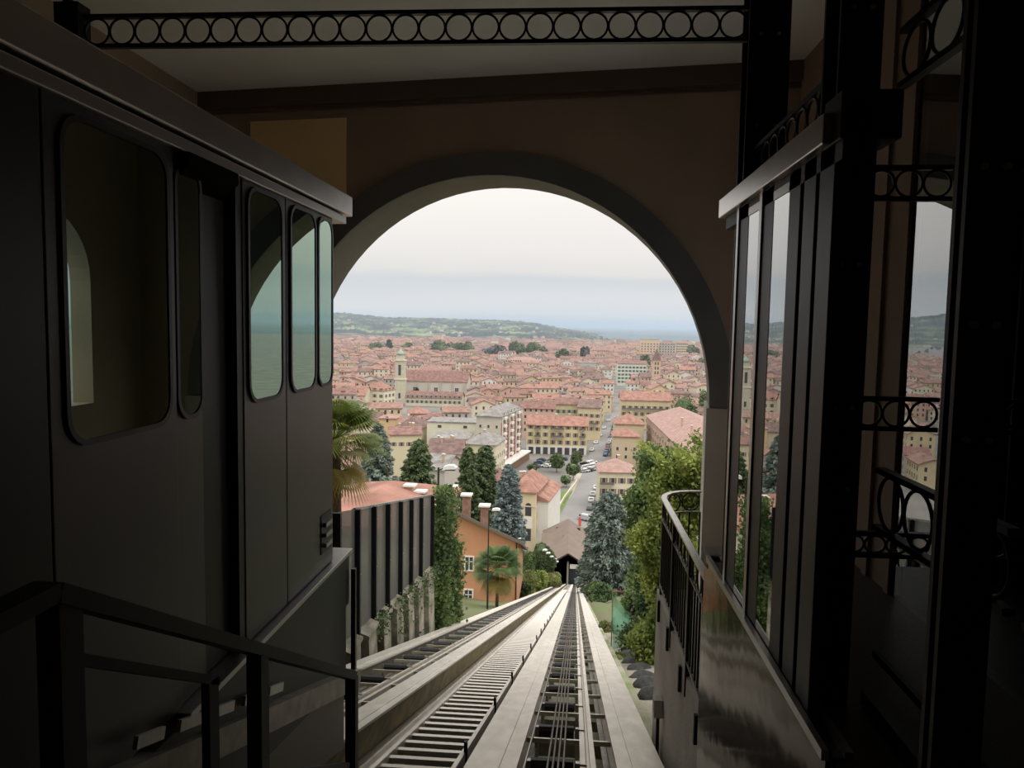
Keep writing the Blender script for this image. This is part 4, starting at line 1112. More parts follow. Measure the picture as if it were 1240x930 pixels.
# ---- red tiled house just behind the fence
Y = 36.0; a = atY(404, 632, Y); b = atY(520, 632, Y); rdg = atY(446, 584, Y + 5)
block('tiled_house', 'house with bright red hipped tile roof showing over the screen fence', (a.x - 1.5, Y, gz(-9, Y)), radians(-4), b.x - a.x + .6, 8.6, a.z - gz(-9, Y), rdg.z - a.z, 'hip', WALLS[0], tile_mat('bright_red_tiles', '#aa7b6a', '#855d4e'), chim=0, seed=3, occ=False)

e = [o for o in COL.objects if o.name.startswith('tiled_house')][0]
for (px, py0) in ((490, 587), (503, 594)):
    p = atY(px, py0, 41.5) - e.location; mb = MB()
    mb.box(p.x - .22, p.x + .22, p.y - .22, p.y + .22, p.z - 2.2, p.z, 0); mb.box(p.x - .33, p.x + .33, p.y - .33, p.y + .33, p.z, p.z + .1, 1); mb.build('chimney', [M_chim, M_cap], e, local=True)
# ---- yellow house with arched window
Y = 195.0; a = atY(621, 594, Y); hh = a.z - G
e = pblock('yellow_house', 'yellow house with red hipped roof and an arched window near the lower station', 616, 649, 594, Y, 17, 3.6, 'hip', mat('warm_yellow_render', '#d8c8a8', rough=.9, var=.05, scale=.4), ROOFS[2], rz=radians(-8.5), seed=4, chim=2,
           win=(('r', 3, 1, .9, 1.3, hh - 2.0, 3, 'plain'), ('r', 4, 2, 1.0, 1.7, 4.0, 4.2, 'plain')))
p = atY(640, 622, Y); x = p.x - a.x + 1.1
mb = MB(); zz = p.z - G
mb.extr([(x - .8, -.05, zz - .4), (x + .8, -.05, zz - .4), (x + .8, -.05, zz + 2.2)] + [(x + .8 * cos(pi * i / 8), -.05, zz + 2.2 + .8 * sin(pi * i / 8)) for i in range(1, 8)] + [(x - .8, -.05, zz + 2.2)], (0, .1, 0)); mb.build('arched_window', M_win, e, local=True)
mb = MB(); mb.box(x - .8, x + .8, -.05, .05, zz - 7, zz - 3.8); mb.build('window', M_win, e, local=True)
mb = MB(); mb.box(x - 1.1, x + 1.1, -.03, .03, zz - 3.6, zz - .6); mb.build('pale_panel', M_wframe, e, local=True)
mb = MB(); mb.box(-.1, 7.6, -.12, 0, hh - 4.0, hh - 3.7); mb.build('string_course', M_frame, e, local=True)
mb = MB(); mb.box(7.2, 10.2, 2, 22, -.5, hh - 2.6); mb.build('side_wing', WALLS[2], e, local=True)
mb = MB(); mb.hexa([(7.0, 1.6, hh - 2.7), (10.6, 1.6, hh - 2.7), (10.6, 22.4, hh - 2.7), (7.0, 22.4, hh - 2.7), (7.0, 1.6, hh - .9), (10.6, 1.6, hh - 2.5), (10.6, 22.4, hh - 2.5), (7.0, 22.4, hh - .9)]); mb.build('lean_to_roof', ROOFS[2], e, local=True)

# ---- villa with balconies
pblock('villa', 'villa with hipped tile roof and stacked balconies behind the big blue spruce', 726, 770, 571, 240, 13, 3.2, 'hip', WALLS[0], R_rose, rz=radians(2), seed=5, chim=1,
       win=(('f', 4, 3, 1.1, 1.7, 2.2, 3.5, 'shutter'),), balc=((.3, 4.6, 5.2), (.3, 4.6, 8.7)))
# ---- yellow apartment block on the piazza
hY = atY(640, 514, 345).z - G
pblock('apartment_block', 'yellow four-storey block with balconies and grey shopfronts facing the piazza', 638, 711, 514, 345, 13, 3.6, 'gable_x', mat('piazza_yellow', '#cdc09a', rough=.9, var=.06, scale=.3), ROOFS[2], seed=6, chim=4,
       win=(('f', 8, 3, 1.1, 1.9, 4.6, 3.5, 'shutter'), ('r', 3, 3, 1.1, 1.9, 4.6, 3.5, 'shutter')), balc=((3.6, 6.4, 7.9), (3.6, 6.4, 11.4), (11, 17, 7.9), (11, 17, 11.4), (24, 26.6, 7.9), (24, 26.6, 11.4)))
e = bpy.data.objects[[o.name for o in COL.objects if o.name.startswith('apartment_block')][0]]
mb = MB(); mb.box(-.1, 27.4, -.15, 0, -.2, 3.9); mb.build('shop_plinth', WALLS[2], e, local=True)
for i in range(8):
    mb = MB(); mb.box(1.0 + i * 3.3, 3.2 + i * 3.3, -.2, -.12, 0, 3.2); mb.build('shop_opening', M_win, e, local=True)
pblock('corner_house', 'pale yellow corner house with balconies along the receding street', 700, 727, 493, 392, 30, 3.0, 'gable_x', WALLS[1], ROOFS[3], rz=radians(-4), seed=7, chim=2, win=(('f', 4, 3, 1.1, 1.8, 5, 3.4, 'shutter'), ('r', 8, 3, 1.1, 1.8, 5, 3.4, 'shutter')), balc=((1, 4, 8.2), (6, 10, 8.2)))
pblock('town_house', 'olive-cream house with flat loggia behind the yellow apartment block', 673, 706, 489, 405, 12, 2.6, 'gable_x', mat('olive_cream', '#c0b896', rough=.9, var=.05, scale=.3), ROOFS[1], seed=8, chim=2, win=(('f', 5, 3, 1.1, 1.8, 5, 3.6, 'gshutter'),))
pblock('town_house', 'pinkish house with small square windows behind the yellow apartment block', 633, 672, 494, 390, 12, 3.4, 'gable_x', WALLS[3], ROOFS[1], seed=9, chim=3, win=(('f', 6, 4, 1.1, 1.6, 4, 3.4, 'plain'),))
# ---- tall grey and brick block
hT = atY(577, 503, 300).z - G
wT = 10.2
e = pblock('tower_block', 'tall grey apartment block with red brick side and white balcony strips', 577, 608, 503, 300, 32, 3.2, 'hip', mat('putty_render', '#bdb6a8', rough=.9, var=.06, scale=.3), R_grey, rz=radians(-11), w=wT, seed=10, chim=1, win=(('f', 3, 4, .9, 1.2, hT - 15, 3.4, 'plain'),))
mb = MB(); mb.box(wT, wT + .12, .4, 31.6, 4, hT - 2.4); mb.build('brick_facing', mat('red_brick_facing', '#8a5a50', rough=.9, var=.12, scale=1.2), e, local=True)
for i in range(6):
    y = 1.2 + i * 5.4
    mb = MB(); mb.box(wT + .1, wT + .45, y, y + .5, 3.6, hT); mb.build('white_pilaster', M_wframe, e, local=True)
    for j in range(6):
        if i % 2 == 0:
            mb = MB(); mb.box(wT + .1, wT + 1.1, y + 1.4, y + 4.4, 5 + j * 3.2, 5.9 + j * 3.2); mb.build('balcony', M_wframe, e, local=True)
        add_window(e, 'r', wT + .1, 32, y + 2.9, 6.2 + j * 3.2, 1.3, 1.7, 'plain')
mb = MB(); mb.box(wT, wT + 4.2, -1, 34, 3.4, 3.9); mb.build('arcade_canopy', WALLS[2], e, local=True)
mb = MB(); mb.box(wT, wT + 3.8, 0, 33, -.5, 3.4); mb.build('arcade', M_shut, e, local=True)
pblock('low_block', 'cream low block with grey hipped roof in front of the tall grey block', 562, 600, 537, 258, 17, 3.0, 'hip', WALLS[0], R_grey, rz=radians(-7), seed=11, chim=1, win=(('f', 4, 2, .9, 1.3, 9, 3.6, 'plain'), ('r', 5, 3, 1.1, 1.6, 5, 3.6, 'plain')))
pblock('warehouse', 'long pale blank-walled building left of the tall grey block', 517, 579, 511, 322, 16, 0, 'flat', mat('pale_blank_wall', '#cfcab6', rough=.9, var=.05, scale=.2), R_grey, seed=12, win=(('f', 2, 1, 1.6, 1.2, 14, 3, 'plain'),))
pblock('low_hall', 'low hall with wide grey roof before the pale blank-walled building', 524, 566, 530, 288, 14, 2.2, 'hip', WALLS[2], R_grey, seed=13)
pblock('town_house', 'old house with mottled brown roof and dormers below the grey hall roof', 520, 560, 549, 245, 13, 4.0, 'gable_x', WALLS[0], ROOFS[3], seed=14, chim=4, rz=radians(6), win=(('f', 5, 2, 1, 1.6, 8, 3.5, 'shutter'),))
pblock('town_house', 'house with broad pale grey roof left of the mottled brown roof', 503, 540, 566, 225, 14, 3.5, 'gable_x', WALLS[4], R_grey, seed=15, rz=radians(-15), chim=1)
pblock('long_house', 'long pinkish-roofed house with small windows behind the cypresses', 534, 556, 606, 178, 26, 4.0, 'gable_y', WALLS[0], ROOFS[1], rz=radians(-22), seed=16, chim=2, win=(('r', 6, 2, .9, 1.5, 6, 3.6, 'plain'), ('f', 2, 2, .9, 1.5, 6, 3.6, 'plain')))
# ---- left part of the old town
pblock('turret_house', 'ochre turret house with one tall window among brown roofs', 459, 479, 506, 335, 7, 1.6, 'hip', mat('ochre_turret', '#ccb088', rough=.9), R_rose, seed=17, win=(('f', 1, 1, 1.1, 2.6, 14, 3, 'plain'),), chim=1)
pblock('town_house', 'house with broad plum-brown hipped roof right of the ochre turret', 478, 512, 517, 330, 15, 4.2, 'hip', WALLS[0], ROOFS[3], seed=18, chim=2, rz=radians(-6))
pblock('town_house', 'house with plum-brown roof left of the ochre turret', 425, 459, 509, 345, 16, 3.6, 'gable_x', WALLS[0], ROOFS[3], seed=19, chim=3)
pblock('garden_wall_house', 'cream terrace with long plain yellow wall behind the blue-grey cedar', 472, 508, 526, 282, 16, 2.0, 'gable_x', mat('plain_yellow_wall', '#cbc0a2', rough=.9, var=.06), ROOFS[1], rz=radians(14), seed=20, chim=4, win=(('f', 4, 1, 1, 1.5, 12, 3, 'shutter'),))
pblock('cream_palace', 'cream three-storey palace with hipped roof left of the bell tower', 442, 467, 472, 520, 16, 6, 'hip', mat('palace_cream', '#d8d0ba', rough=.9, var=.04), ROOFS[2], rz=radians(-14), seed=21, win=(('f', 3, 3, 1.4, 2.2, 2.2, 4.4, 'shutter'), ('r', 3, 3, 1.4, 2.2, 2.2, 4.4, 'shutter')))
pblock('town_house', 'wide rose-roofed house behind the crown of the palm', 404, 442, 478, 505, 18, 6, 'gable_x', WALLS[0], ROOFS[2], seed=22, chim=2)
pblock('town_house', 'long cream house with shuttered windows in front of the church', 491, 559, 481, 530, 14, 4.2, 'gable_x', WALLS[0], ROOFS[1], seed=23, chim=3, win=(('f', 12, 2, 1.3, 2.0, 2.2, 3.6, 'gshutter'),))
# church
hC = atY(492, 461, 585).z - G
e = pblock('church', 'grey plastered church nave with tall cross windows and long tiled roof', 490, 566, 461, 585, 20, 8, 'gable_x', mat('church_grey', '#c4bbae', rough=.9, var=.05), ROOFS[1], seed=24, cat='church', win=(('f', 3, 1, 3.0, 4.2, hC - 9, 3, 'cross'),))
for i in range(6):
    mb = MB(); mb.box(i * 9.4, i * 9.4 + .9, -1.2, 0, -.5, hC - 1.2); mb.build('buttress', WALLS[4], e, local=True)
# bell tower with green dome
pa, pb_ = atY(478, 424, 565), atY(490, 424, 565); tw = pb_.x - pa.x
e = thing('bell_tower', 'grey stone bell tower with belfry and small green dome beside the church', 'tower', (pa.x, 565, G))
M_tower = mat('tower_stone', '#bfb8a2', rough=.9, var=.08, scale=.4)
z1, z2, z3 = [atY(484, v, 565).z - G for v in (460, 437, 430)]
zt = pa.z - G
mb = MB(); mb.box(0, tw, 0, tw, -.5, z1); mb.build('shaft', M_tower, e, local=True)
mb = MB(); mb.box(-.5, tw + .5, -.5, tw + .5, z1, z1 + .8); mb.build('cornice', M_frame, e, local=True)
mb = MB(); mb.box(.4, tw - .4, .4, tw - .4, z1 + .8, z2); mb.build('belfry', M_tower, e, local=True)
mb = MB(); mb.box(tw / 2 - 1, tw / 2 + 1, .25, .45, z1 + 3.5, z2 - 3); mb.build('belfry_opening', M_win, e, local=True)
mb = MB(); mb.box(-.3, tw + .3, -.3, tw + .3, z2, z2 + .7); mb.build('cornice', M_frame, e, local=True)
mb = MB(); mb.box(1.2, tw - 1.2, 1.2, tw - 1.2, z2 + .7, z3); mb.build('lantern', M_tower, e, local=True)
mb = MB(); mb.lathe([(tw * .42, 0), (tw * .40, 1.2), (tw * .30, 2.4), (tw * .12, 3.3), (.1, 4.6)], 14, (tw / 2, tw / 2, z3)); mb.build('dome', mat('verdigris_dome', '#8fa896', rough=.7, var=.1), e, smooth=True, local=True)
mb = MB(); mb.box(tw / 2 - .8, tw / 2 + .8, -.1, .05, z1 - 14, z1 - 10); mb.build('niche_window', M_win, e, local=True)
OCC.append((pa.x + 3, 568, 12, tw + 8, tw + 8, 0))
# right part
pblock('balcony_house', 'yellow house with long balcony and orange roof left of the conifers', 752, 812, 484, 440, 14, 4.5, 'gable_x', WALLS[1], ROOFS[2], seed=25, chim=4, win=(('f', 8, 3, 1.2, 2.0, 4, 3.7, 'shutter'),), balc=((1, 25, 11.2),))
pblock('town_house', 'house with two-tier orange roof at the right side of the street', 743, 774, 528, 322, 12, 3.0, 'hip', mat('sand_render', '#c4b296', rough=.9, var=.05), ROOFS[2], seed=26, chim=0, win=(('f', 3, 2, 1, 1.5, 3, 3.4, 'plain'),))
pblock('town_house', 'house with tall orange hipped roof behind the two-tier roof', 745, 780, 513, 352, 16, 4.0, 'hip', WALLS[1], ROOFS[2], seed=27, chim=1, win=(('r', 3, 2, 1, 1.5, 4, 3.4, 'plain'),))
p0 = atY(836, 553, 255); p1 = atY(783, 504, 372)
rzL = -atan2(p1.x - p0.x, p1.y - p0.y); hL = p0.z - G; dL = (Vector((p1.x, p1.y)) - Vector((p0.x, p0.y))).length
block('long_school', 'very long building with rose-brown hipped roof beyond the creeper bank', (p0.x, 255, G), rzL, 27, dL, hL, 6.0, 'hip', mat('rose_wall', '#b89c8c', rough=.9, var=.08, scale=.3), R_rose, seed=28, chim=3, win=(('l', 16, 3, 1.3, 2.0, 3, 3.7, 'shutter'),))
pblock('apartment_block', 'pale green-white apartment block with balconies beside the slim tower', 748, 783, 440, 760, 16, 3, 'gable_x', mat('green_white', '#cdd2c6', rough=.9, var=.05), ROOFS[1], seed=29, win=(('f', 8, 5, 1.4, 2.0, 3, 3.6, 'gshutter'),))
pa, pb_ = atY(791, 436, 660), atY(800, 436, 660); tw = pb_.x - pa.x; zt = pa.z - G; zs2 = atY(795, 425, 660).z - G
e = thing('brick_tower', 'slim brick campanile with paired openings and pointed roof', 'tower', (pa.x, 660, G))
M_btow = mat('campanile_brick', '#c9ae94', rough=.9, var=.06)
mb = MB(); mb.box(0, tw, 0, tw, -.5, zt); mb.build('shaft', M_btow, e, local=True)
for j in range(6):
    for x in (tw * .32, tw * .68):
        mb = MB(); mb.box(x - .5, x + .5, -.12, .02, zt - 4.2 - j * 4.0, zt - 1.8 - j * 4.0); mb.build('opening', M_win, e, local=True)
    mb = MB(); mb.box(-.15, tw + .15, -.15, tw + .15, zt - 5.0 - j * 4.0, zt - 4.7 - j * 4.0); mb.build('string_course', M_frame, e, local=True)
mb = MB(); mb.add([(-.6, -.6, zt), (tw + .6, -.6, zt), (tw + .6, tw + .6, zt), (-.6, tw + .6, zt), (tw / 2, tw / 2, zs2 + 2)], [(0, 1, 4), (1, 2, 4), (2, 3, 4), (3, 0, 4), (3, 2, 1, 0)]); mb.build('spire', ROOFS[3], e, local=True)
OCC.append((pa.x + 3, 663, 10, tw + 8, tw + 8, 0))
for i, (x0, x1, pe, Yb, wl_, lab) in enumerate(((776, 798, 411, 1300, mat('tan_block', '#cdb597', rough=.9), 'large tan apartment block on the town edge beyond the campanile'), (798, 818, 417, 1310, WALLS[4], 'large grey apartment block between the two tan blocks'), (819, 833, 417, 1335, mat('tan_block2', '#cfbd9c', rough=.9), 'large sand-coloured apartment block beside the dark round tree'))):
    pblock('apartment_block', lab, x0, x1, pe, Yb, 20, 0, 'flat', wl_, R_grey, seed=30 + i, win=(('f', 6, 7, 2.2, 2.2, 3, 4.3, 'plain'),))
pblock('town_hall', 'long yellow building with a row of dark windows below the far trees', 612, 652, 437, 930, 20, 5, 'hip', WALLS[1], R_rose, seed=34, win=(('f', 14, 3, 1.5, 2.2, 4, 4.6, 'plain'),))
pblock('grey_block', 'windowless grey concrete block above the old roofs', 700, 722, 439, 830, 18, 0, 'flat', WALLS[4], R_grey, seed=35)

# ---- lower station
e = thing('lower_station', 'lower funicular station with brown hipped roof and dark portal at the track end', 'station', (T(-1.45, 166).x, 166, tz(166)))
L = Vector(e.location)
def sl(px, py, Yv): return atY(px, py, Yv) - L
x0, x1 = atY(671, 700, 166).x - L.x, atY(703.5, 700, 166).x - L.x
zt0 = atY(690, 681, 166).z - L.z; zr = atY(687, 669, 166).z - L.z
M_stw = mat('station_dark_timber', '#3a332e', rough=.9)
mb = MB(); mb.box(x0 - .5, x0, 0, 22, -2.5, zt0); mb.box(x1, x1 + .5, 0, 22, -2.5, zt0); mb.box(x0, x1, 21.5, 22, -2.5, zt0 + 2); mb.build('walls', M_stw, e, local=True)
mb = MB(); mb.hexa([(x0, 0, -2.6), (x1, 0, -2.6), (x1, 22, -2.6), (x0, 22, -2.6), (x0, 0, -2.4), (x1, 0, -2.4), (x1, 22, -2.4), (x0, 22, -2.4)]); mb.build('pit_floor', M_pit, e, local=True)
xm = (x0 + x1) / 2
mb = MB(); mb.box(xm - .2, xm + .2, 0.2, .6, -2.5, zt0); mb.build('centre_pillar', mat('station_pillar', '#8a857c', rough=.8), e, local=True)
mb = MB(); mb.box(xm + .45, x1 - .7, .5, .7, zt0 - 1.6, zt0 - .6); mb.build('sign_board', M_wframe, e, local=True)
mb = MB(); mb.box(xm + .35, x1 - .4, .9, 1.0, -2.4, zt0 - 1.7); mb.build('gate', mat('gate_blue_black', '#1f2630', rough=.6), e, local=True)
M_stroof = mat('station_brown_roof', '#7d6e63', rough=.9, var=.08, scale=.4)
ov = .9
mb = MB()
xa_, xb_ = x0 - 3.6, x1 + 2.6
mb.add([(x0 - ov, -1, zt0 - .1), (xm, -1, zr), (x1 + ov, -1, zt0 - .1), (xb_ - .3, 26, zt0 - .2), (xm, 24, zr + 1.5), (xa_, 26, zt0 - .2), (x0 - ov, -1, zt0 - .35), (x1 + ov, -1, zt0 - .35), (xm, -1, zr - .3)],
       [(0, 1, 4, 5), (1, 2, 3, 4), (3, 5, 4)]); mb.build('roof', M_stroof, e, local=True)
mb = MB(); mb.bar((x0 - ov, -1.0, zt0 - .15), (xm, -1.0, zr), .12, .3); mb.bar((xm, -1.0, zr), (x1 + ov, -1.0, zt0 - .15), .12, .3); mb.build('fascia', M_stw, e, local=True)
mb = MB(); dz = zt0 + 1.2
mb.extr([(x0 - 3.4, 9, zt0 - .4), (x0 - 3.4, 17, zt0 - .4), (x0 - 3.4, 13, zr + .6)], (5.0, 0, 0)); mb.build('dormer', M_stroof, e, local=True)

# ================================================================== STREET, PIAZZA, CARS
def zpoly(pts, z): return [atZ(px, py, z) for px, py in pts]
Lp = [(655, 650), (672, 630), (694, 597), (706, 570), (713, 552), (728, 522), (741, 502), (746, 492)]
Rp = [(722, 650), (717, 630), (721, 597), (727, 570), (733, 552), (744, 522), (750, 502), (752, 492)]
mb = MB(); lz, rz_ = zpoly(Lp, G + .06), zpoly(Rp, G + .06)
for i in range(len(Lp) - 1): mb.quad(lz[i], rz_[i], rz_[i + 1], lz[i + 1])
struct('road', mb, mat('asphalt', '#85827f', rough=.9, var=.06, scale=.15), label='grey asphalt street leading away from the lower station')
mb = MB(); A_, B_ = zpoly([(650, 652), (664, 630), (686, 597), (700, 571)], G + .1), zpoly([(655, 650), (672, 630), (694, 597), (706, 571)], G + .1)
for i in range(3): mb.quad(A_[i], B_[i], B_[i + 1], A_[i + 1])
struct('pavement', mb, mat('pale_pavement', '#aaa295', rough=.9, var=.08, scale=.3), label='pale pavement along the left side of the street')
mb = MB(); A_, B_ = zpoly([(668, 632), (682, 596), (690, 596)], G + .2), None
q = zpoly([(666, 638), (674, 612), (681, 594), (694, 594), (685, 610), (673, 632)], G + .2)
mb.add(q, [tuple(range(len(q) - 1, -1, -1))]); struct('lawn', mb, mat('lawn_green', '#66803f', rough=.95, var=.2, scale=.6), label='strip of green lawn beside the yellow house')
q = zpoly([(697, 645), (708, 645), (711, 640), (699, 637)], G + .2)
mb = MB(); mb.add(q, [(0, 1, 2, 3)]); struct('lawn_verge', mb, MATS['lawn_green'], label='small green verge behind the lower station roof')
# low wall beside the pavement
mb = MB()
for i in range(3):
    p = zpoly([(663, 640), (684, 604), (695, 590), (700, 582)], G); mb.bar(p[i] + Vector((0, 0, .6)), p[i + 1] + Vector((0, 0, .6)), .5, 1.2)
o = mb.build('street_wall', mat('cream_wall_coping', '#c2b8a2', rough=.9)); tag(o, 'low cream wall between the lawn and the street pavement', 'wall')
mb = MB(); p = atZ(702, 637, G); mb.box(-.4, .4, -.2, .2, 0, 2.3); mb.box(-.25, .25, -.12, .12, 2.3, 2.7); o = mb.build('red_sign_post', mat('red_paint', '#d3584e', rough=.6)); o.location = p; tag(o, 'red upright sign at the street end behind the lower station', 'sign')

def make_car(kind):
    e = thing('parked_car', 'x', 'car')
    W_, H_ = 1.75, 1.42
    if kind == 'van':
        low = [(-2.3, .35), (2.3, .35), (2.35, .9), (1.7, 1.15), (1.2, 1.95), (-2.3, 1.95), (-2.35, .9)]
        gl = [(.95, 1.2), (1.72, 1.2), (1.28, 1.85), (.95, 1.85)]
    else:
        low = [(-2.05, .30), (2.05, .30), (2.1, .62), (1.95, .82), (1.05, .93), (.45, H_), (-1.05, H_), (-1.75, .98), (-2.05, .92)]
        gl = [(-1.5, .96), (.92, .96), (.42, H_ - .07), (-1.02, H_ - .07)]
    mb = MB(); mb.extr([(-W_ / 2, y, z) for y, z in low], (W_, 0, 0)); e_b = mb.build('body', M_frame, e, bevel=.09, local=True)
    mb = MB(); mb.extr([(-W_ / 2 - .01, y, z) for y, z in gl], (W_ + .02, 0, 0)); mb.build('side_glass', M_win, e, local=True)
    mb = MB()
    if kind != 'van':
        mb.quad((-.72, 1.0, .97), (.72, 1.0, .97), (.66, .49, 1.39), (-.66, .49, 1.39)); mb.quad((.7, -1.72, 1.02), (-.7, -1.72, 1.02), (-.64, -1.10, 1.40), (.64, -1.10, 1.40))
        mb.v = [(v[0], v[1] + (.03 if v[1] > 0 else -.03), v[2] + .03) for v in mb.v]
    else: mb.quad((-.75, 1.70, 1.2), (.75, 1.70, 1.2), (.7, 1.26, 1.88), (-.7, 1.26, 1.88)); mb.v = [(v[0], v[1] + .03, v[2] + .03) for v in mb.v]
    mb.build('windscreen', M_win, e, local=True)
    for sx in (-1, 1):
        for sy in (-1.3, 1.3):
            mb = MB(); mb.tube([(sx * .72, sy, .32), (sx * .90, sy, .32)], .32, 12); mb.build('wheel', M_rubber, e, local=True)
    return e
CARC = {'white': '#e9e8e4', 'silver': '#b9bbbd', 'black': '#26272a', 'dark grey': '#55575a', 'red': '#a5362f', 'blue': '#3f5878'}
car_src = {}
def place_car(kind, col, px, py, rz, where):
    k = (kind, col); p = atZ(px, py, G + .07)
    lab = '%s %s parked %s' % (col, 'van' if kind == 'van' else 'car', where)
    grp = '%s %ss %s' % (col, 'van' if kind == 'van' else 'car', where)
    if k not in car_src:
        e = make_car(kind); me = [c for c in e.children if c.name.startswith('body')][0].data
        me.materials.clear(); me.materials.append(mat('paint_' + col.replace(' ', '_'), CARC[col], rough=.25, metal=.1)); car_src[k] = e
        e.location = p; e.rotation_euler = (0, 0, rz)
    else: e = copy_tree(car_src[k], p, rz)
    tag(e, lab, 'car', grp)
cr = random.Random(5)
place_car('van', 'silver', 708, 630, radians(48), 'across the kerb below the villa')
for i, (px, py) in enumerate(((716, 607), (718, 600), (720, 612), (722, 592), (714, 617))):
    place_car('car', ['white', 'silver', 'black', 'white', 'dark grey'][i], px, py, radians(-6), 'along the kerb in front of the villa')
for i in range(16):
    f = i / 15; px = 733 + 14 * f + cr.uniform(-.6, .6); py = 552 - 46 * f
    place_car('car', cr.choice(['white', 'silver', 'black', 'dark grey', 'red', 'blue']), px, py, radians(-13), 'in the row on the right kerb of the receding street')
for i in range(9):
    f = i / 8; px = 717 + 20 * f; py = 546 - 36 * f
    if i % 2 == 0: place_car('car', cr.choice(['white', 'silver', 'dark grey']), px, py, radians(-13), 'in the row on the left kerb of the receding street')
for i in range(14):
    px = 706 + (i % 5) * 3.2 + (i // 5) * 1.0; py = 572 - (i // 5) * 4.5 - (i % 5) * .7
    place_car('car', cr.choice(['white', 'silver', 'white', 'dark grey', 'black']), px, py, radians(cr.choice([-60, -65, 70])), 'in the slanted rows on the piazza')
for i in range(9):
    px = 648 + i * 4.2 + cr.uniform(-.8, .8); py = 566 - (i % 3) * 4 + cr.uniform(-1, 1)
    place_car('car', cr.choice(['white', 'silver', 'blue', 'dark grey']), px, py, radians(75 + cr.uniform(-8, 8)), 'before the shopfronts of the yellow block')
# piazza and street trees
def g_tree(label, px, pbase, hpx, wpx, lm, seed, n=1500, group=None, name='round_tree', leaf=.55, trunk=.15):
    p = atZ(px, pbase, G); Yv = p.y
    return broad_tree(name, label, (p.x, Yv, G), hpx / F * Yv, wpx / F * Yv, lm, n=n, leaf=leaf, trunk=trunk, seed=seed, group=group)
g_tree('round green tree in front of the shopfronts on the piazza', 674, 572, 25, 20, L_mid, 71)
g_tree('dark green tree at the right end of the yellow block', 697, 568, 24, 16, L_dark, 72)
g_tree('dark green tree beside the slanted parked cars', 694, 582, 24, 18, L_dark, 73)
g_tree('small dark tree at the corner of the piazza wall', 686, 590, 16, 13, L_dark, 74)
g_tree('small bushy tree behind the yellow house roof', 645, 574, 14, 14, L_dark, 75)
g_tree('grey-green bushy tree before the sand-coloured house', 749, 552, 14, 28, L_blue, 76)
for i, (px, pt, Yv, w, hf, lm, lab, fn) in enumerate([
        (828, 474, 425, 34, 1, L_mid, 'tall mixed green tree at the end of the long rose-brown roof', 'b'), (838, 490, 400, 46, 1, L_dark, 'broad dark conifer beyond the long rose-brown roof', 'c'), (854, 470, 430, 18, 1, L_dark, 'dark tree half hidden by the arch jamb', 'b'),
        (597, 417, 1150, 26, 1, L_bronze, 'large dark bronze-leaved tree above the far roofs', 'b'), (533, 413, 1250, 22, 1, L_dark, 'dark tree, first of the far row above the church', 'b'),
        (552, 414, 1260, 22, 1, L_mid, 'green tree in the far row above the church', 'b'), (568, 415, 1260, 14, 1, L_dark, 'narrow dark tree at the end of the far row', 'b'),
        (455, 413, 1280, 16, 1, L_dark, 'dark tree above the far left roofs', 'b'), (471, 412, 1300, 11, 1, L_dark, 'pointed dark tree above the far left roofs', 'c'), (493, 413, 1280, 15, 1, L_dark, 'dark round tree right of the bell tower', 'b'),
        (626, 413, 1230, 17, 1, L_dark, 'dark round tree left of the long yellow building roof', 'b'), (645, 415, 1240, 18, 1, L_mid, 'green tree over the long yellow building', 'b'), (656, 419, 1230, 14, 1, L_dark, 'dark small tree over the long yellow building', 'b'),
        (682, 423, 1050, 14, 1, L_mid, 'round green tree amid orange roofs', 'b'), (709, 420, 1120, 10, 1, L_bronze, 'dark bronze tree amid orange roofs', 'b'),
        (782, 428, 850, 16, 1, L_dark, 'dark tree behind the pale green-white block', 'b'), (838, 419, 1250, 15, 1, L_dark, 'dark round tree beside the sand-coloured apartment block', 'b'), (848, 433, 1000, 14, 1, L_dark, 'dark tree at the right edge of the far town', 'b'),
        (505, 470, 570, 8, 1, L_dark, 'slim dark tree beside the bell tower foot', 'c'), (470, 492, 480, 9, 1, L_dark, 'dark bush-like tree before the cream palace', 'b')]):
    if Yv > 1000: w *= 1.35; pt -= 1
    if fn == 'b': tree_at(broad_tree, 'town_tree', lab, px, pt, Yv, w, lm, n=1600, leaf=.0018 * Yv, trunk=.1, seed=80 + i)
    else: tree_at(conifer, 'town_conifer', lab, px, pt, Yv, w, lm, n=2600, leaf=.0018 * Yv, shape=.6, seed=80 + i)

# ================================================================== OLD TOWN
def px_of(x, y, z=G + 10):
    d = np.array([x, y, z]); w_ = d @ FW; return 620 + F * (d @ RT) / w_
street = [(atZ(730, 545, G).x, atZ(730, 545, G).y), (atZ(749, 500, G).x, atZ(749, 500, G).y), (60, 900)]
def in_street(x, y, r):
    for i in range(2):
        (xa, ya_), (xb, yb2) = street[i], street[i + 1]
        t_ = ((x - xa) * (xb - xa) + (y - ya_) * (yb2 - ya_)) / ((xb - xa) ** 2 + (yb2 - ya_) ** 2); t_ = min(1, max(0, t_))
        if math.hypot(x - xa - t_ * (xb - xa), y - ya_ - t_ * (yb2 - ya_)) < r: return True
    return False
rt = random.Random(21)
CAND = []
def free(x, y, w, d):
    for (cx, cy, r, bw, bd, brz) in OCC:
        dx, dy = x - cx, y - cy
        lx = dx * cos(-brz) - dy * sin(-brz); ly = dx * sin(-brz) + dy * cos(-brz)
        if abs(lx) < bw / 2 + w * .52 + 1 and abs(ly) < bd / 2 + d * .55 + 2: return False
    return True
def zone_rot(x, y): return radians(6 * sin(x * .006 + 1) + 10 * sin(y * .0045 + x * .003))
